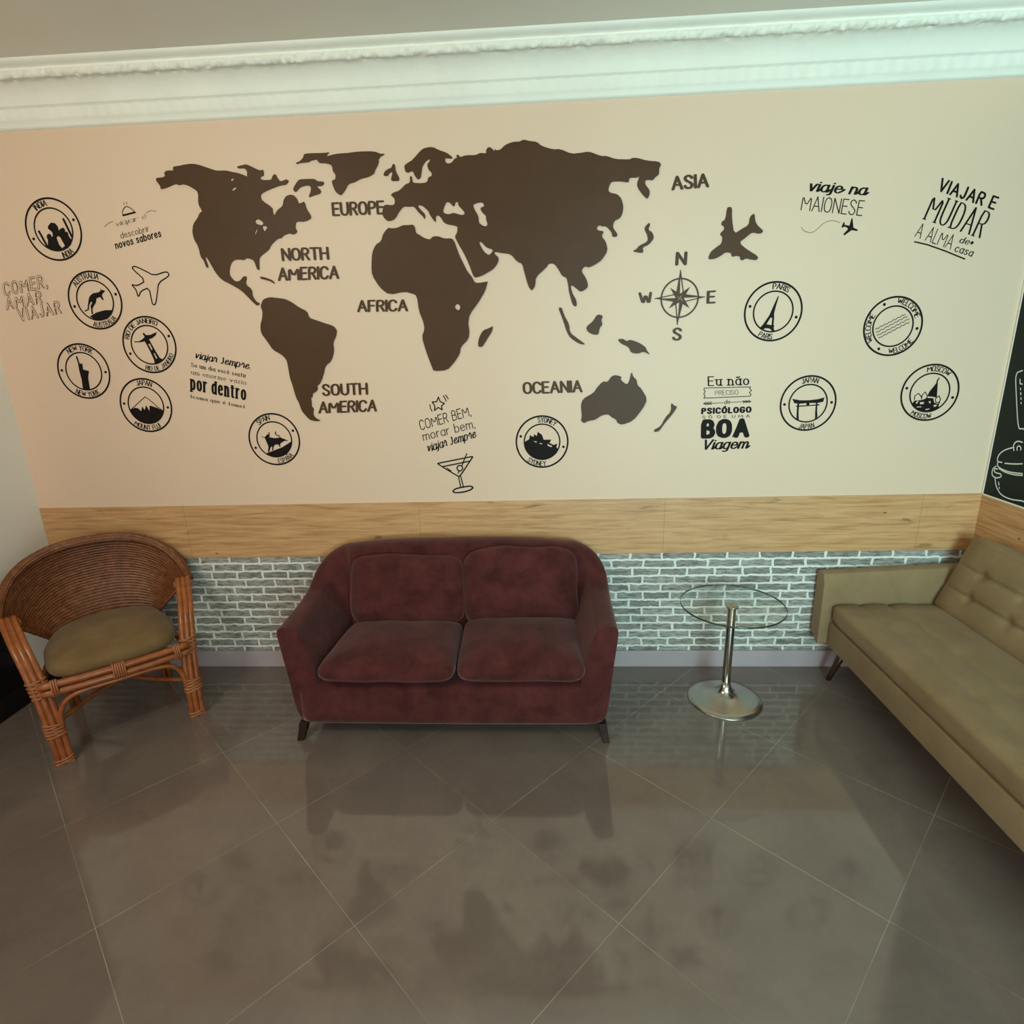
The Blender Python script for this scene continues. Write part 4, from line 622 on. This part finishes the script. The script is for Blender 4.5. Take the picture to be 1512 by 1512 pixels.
# ------------------------------------------------------------------ world map
GM = 'brown world map cut-outs'
for key, nm, lab, cat in (('na', 'continent_cutout', 'large brown north america cut-out at the left of the wall map', 'map piece'), ('sa', 'continent_cutout', 'brown south america cut-out beside the words SOUTH AMERICA', 'map piece'),
    ('eurasia', 'continent_cutout', 'biggest brown cut-out, europe and asia in one, left of the word ASIA', 'map piece'), ('africa', 'continent_cutout', 'brown africa cut-out at the middle of the wall map beside the word AFRICA', 'map piece'),
    ('australia', 'continent_cutout', 'brown australia cut-out right of the word OCEANIA', 'map piece'), ('greenland', 'island_cutout', 'dark brown greenland cut-out above the word EUROPE', 'map piece'), ('baffin', 'island_cutout', 'hooked brown island cut-out between north america and greenland', 'map piece'),
    ('britain', 'island_cutout', 'small arch-shaped brown island cut-out between greenland and scandinavia', 'map piece'), ('cuba', 'island_cutout', 'thin brown sliver of an island left of the word AMERICA under NORTH', 'map piece'), ('madagascar', 'island_cutout', 'small brown madagascar cut-out right of southern africa', 'map piece'),
    ('japan', 'island_cutout', 'zigzag brown japan cut-out below the word ASIA', 'map piece'), ('sumatra', 'island_cutout', 'long thin curved brown island below south-east asia', 'map piece'), ('borneo', 'island_cutout', 'compact brown island right of the long thin curved one', 'map piece'),
    ('newguinea', 'island_cutout', 'bird-shaped brown island above australia', 'map piece'), ('newzealand', 'island_cutout', 'thin slanting brown new zealand cut-out right of australia', 'map piece')):
    R = MAP[key]; oc = org_of(R[:1]); o = plate(nm, R, MAPBROWN, None, 7 if key in ('na', 'sa', 'eurasia', 'africa', 'australia', 'greenland') else 6, oc); o.location = (oc[0] / 1000, 0, oc[1] / 1000); tag(o, lab, cat, GM)
R = MAP['plane']; oc = org_of(R[:1]); o = plate('aeroplane_cutout', R, MAPBROWN, None, 7, oc); o.location = (oc[0] / 1000, 0, oc[1] / 1000); tag(o, 'solid brown airliner cut-out flying above the compass rose', 'wall decoration')
for key, lab in (('EUROPE', 'brown word EUROPE under greenland on the wall map'), ('NORTH AMERICA', 'brown words NORTH AMERICA right of the north america cut-out'), ('SOUTH AMERICA', 'brown words SOUTH AMERICA at the southern tip of south america'), ('AFRICA', 'brown word AFRICA left of the africa cut-out'), ('OCEANIA', 'brown word OCEANIA left of the australia cut-out'), ('ASIA', 'brown word ASIA right of the asian tip of the map')):
    polys = [h for t, b in NAMES[key] for h in text_polys(t, 'names', *b)]; oc = org_of(polys); o = flat('map_lettering', polys, MAPBROWN, None, -.004, oc); o.location = (oc[0] / 1000, 0, oc[1] / 1000); tag(o, lab, 'lettering', 'continent names on the wall map')
# compass rose
c = COMPASS['c']; oc = (c[0], c[1]); cp = thing('compass_rose', 'brown compass rose with letters N E S W right of the map', 'wall decoration', (oc[0] / 1000, 0, oc[1] / 1000))
flat('ring', ring_polys(c, c[2] - 7, c[2]), MAPBROWN, cp, -.004, oc)
polys = []
for tip in COMPASS['tips']:
    d = Vector((tip[0] - c[0], tip[1] - c[1])); L = d.length; d /= L; q = Vector((d.y, -d.x)); C = Vector(oc); w = c[2] * .27
    pl = C + (d - q) * w * .72; pr = C + (d + q) * w * .72; T = C + d * L
    polys.append([tuple(C), tuple(T), tuple(pl)]); polys += nib_stroke([tuple(T), tuple(pr)], 2.2, 2.2); e = T - d * L * .26; polys.append([tuple(T), tuple(e - q * 5), tuple(e + q * 5)])
    dg = (d + q).normalized(); dq = Vector((dg.y, -dg.x)); polys.append([tuple(C + d * w * .75), tuple(C + dg * c[2] * .74), tuple(C + dg * w * 1.15), tuple(C + d * w * .2)]); polys.append([tuple(C + q * w * .75), tuple(C + dg * c[2] * .74), tuple(C + dg * w * 1.15), tuple(C + q * w * .2)])
flat('star', polys, MAPBROWN, cp, -.0045, oc)
for k, b in COMPASS['L'].items(): flat('letter', text_polys(k, 'names', *b), MAPBROWN, cp, -.004, oc)

# ------------------------------------------------------------------ travel stamps
for key, lab in (('india', 'round INDIA stamp decal with a domed palace, top left corner of the wall'), ('australia', 'round AUSTRALIA stamp decal with a leaping kangaroo'), ('rio', 'round RIO DE JANEIRO stamp decal with an open-armed statue'), ('newyork', 'round NEW YORK stamp decal with a torch-bearing statue'),
    ('fuji', 'round JAPAN stamp decal with a snow-capped volcano, reading MOUNT FUJI'), ('spain', 'round SPAIN stamp decal with a bull on a slope'), ('sydney', 'round SYDNEY stamp decal with a sail-roofed opera house'), ('paris', 'round PARIS stamp decal with a lattice tower'),
    ('torii', 'round JAPAN stamp decal with a temple gate, right of the BOA Viagem quote'), ('welcome', 'round WELCOME stamp decal with wavy cancelling lines'), ('moscow', 'round MOSCOW stamp decal with a spire and onion domes')):
    S = STAMPS[key]; c = S['c']; R = c[2]; oc = (c[0], c[1]); st = thing('stamp_decal', lab, 'wall decal', (c[0] / 1000, 0, c[1] / 1000), 0, 'round travel stamp decals')
    flat('outer_ring', ring_polys(c, R - 8.5, R), BLACK, st, org=oc); flat('inner_ring', ring_polys(c, R * .695 - 7, R * .695), BLACK, st, org=oc)
    for (w, a0, a1, top) in S['t']: flat('lettering', arc_polys(w, oc, R * .832, R * (.175 if len(w) < 12 else .155), a0, a1, top), BLACK, st, org=oc)
    for a in S['d']: flat('dot', [disc((c[0] + R * .83 * cos(radians(a)), c[1] + R * .83 * sin(radians(a))), 6.8)], BLACK, st, org=oc)
    polys = [t for g_ in S['p'] for t in rings_tris(g_)]
    for (w, cl, P) in S['s']: polys += nib_stroke(P, w / 2, w / 2, bool(cl))
    if key == 'moscow':
        flat('picture', rings_tris(S['p'][0]), BLACK, st, -.0013, oc); polys = polys[len(rings_tris(S['p'][0])):]
    if polys: flat('picture', polys, BLACK, st, -.0013, oc)

# ------------------------------------------------------------------ painted quotes
for key, nm, lab in (('comer_amar', 'quote_decal', 'pale brown outlined words COMER, AMAR VIAJAR at the far left of the wall'), ('descobrir', 'quote_decal', 'faint slanted quote with a serving dome reading viajar é descobrir novos sabores'), ('outline_plane', 'aeroplane_decal', 'outlined aeroplane decal right of the AUSTRALIA stamp'),
    ('viajar_sempre', 'quote_decal', 'five line quote with big words por dentro, left of south america'), ('comer_bem', 'quote_decal', 'slanted quote COMER BEM with a star above and a cocktail glass below'), ('maionese', 'quote_decal', 'quote viaje na MAIONESE with a small aeroplane and its trail'),
    ('mudar', 'quote_decal', 'tilted quote VIAJAR E MUDAR A ALMA de casa at the upper right'), ('eu_nao', 'quote_decal', 'stacked quote Eu não PRECISO de PSICÓLOGO ending BOA Viagem')):
    E = QUOTES[key]; built = []
    for e in E:
        if e[0] == 's': built.append(('drawing', nib_stroke(chaikin(e[3], 1, bool(e[2])) if len(e[3]) > 4 and not (key == 'comer_bem' and len(e[3]) == 10 or key == 'eu_nao') else e[3], e[1] / 2, e[1] / 2, bool(e[2])), SOFTBLACK if e[1] < 5 else BLACK, -.0012))
        elif e[0] == 'p': built.append(('drawing', rings_tris(e[1]), BLACK, -.0012))
        else:
            mat = BROWN_INK if key == 'comer_amar' else (SOFTBLACK if e[2] in ('thinscript', 'light', 'tiny', 'shadow', 'serif') else BLACK)
            built.append(('lettering', text_polys(e[1], e[2], *e[3]), mat, -.0011 if e[2] == 'shadow' else -.0013))
            if e[2] == 'bubble': built.append(('letter_fill', text_polys(e[1], 'bubblein', *e[3]), WALLM, -.0019))
    oc = org_of([P for b in built for P in b[1]])
    if len(built) == 1 and key == 'outline_plane':
        o = flat(nm, built[0][1], BLACK, None, -.0012, oc); o.location = (oc[0] / 1000, 0, oc[1] / 1000); tag(o, lab, 'wall decal'); continue
    q = thing(nm, lab, 'wall decal', (oc[0] / 1000, 0, oc[1] / 1000), 0, 'painted travel quotes')
    for (n_, P, mt, y) in built: flat(n_, P, mt, q, y, oc)

# ------------------------------------------------------------------ chalkboard on the right wall
cb = thing('chalkboard', 'black chalkboard panel with white kitchen drawings on the right wall', 'chalkboard', (XR, -1.5, .985))
pn = G().box(-.006, -.0008, -1.0, 1.488, .002, 1.81).mk('panel', CHALK, cb, smooth=False)
G().box(-.008, -.0008, 1.488, 1.497, -.002, 1.81).add(*(lambda b: (b.v, b.f))(G().box(-.008, -.0008, -1.0, 1.488, -.006, .002))).mk('edge_strip', CERAM, cb, smooth=False)
def chalk(name, strokes, mirror=None):
    polys = []
    for (w, cl, P) in strokes:
        P2 = chaikin(P, 2, False) if len(P) > 2 else P; polys += nib_stroke(P2, w / 2, w / 2)
        if mirror: polys += nib_stroke([(2 * mirror - x, z) for x, z in P2], w / 2, w / 2)
    o = flat(name, [[(x - 1500, z - 985) for x, z in P] for P in polys], WHITE_INK, cb, -.0072, (0, 0), 'r'); return o
mx = max(p[0] for s in CHALK_ART['pot'] for p in s[2])
chalk('pot_drawing', CHALK_ART['pot'], mx + 1)
mx = max(p[0] for s in CHALK_ART['sign'] for p in s[2])
chalk('sign_drawing', CHALK_ART['sign'][:1], mx + 1); chalk('sign_lettering', CHALK_ART['sign'][1:])
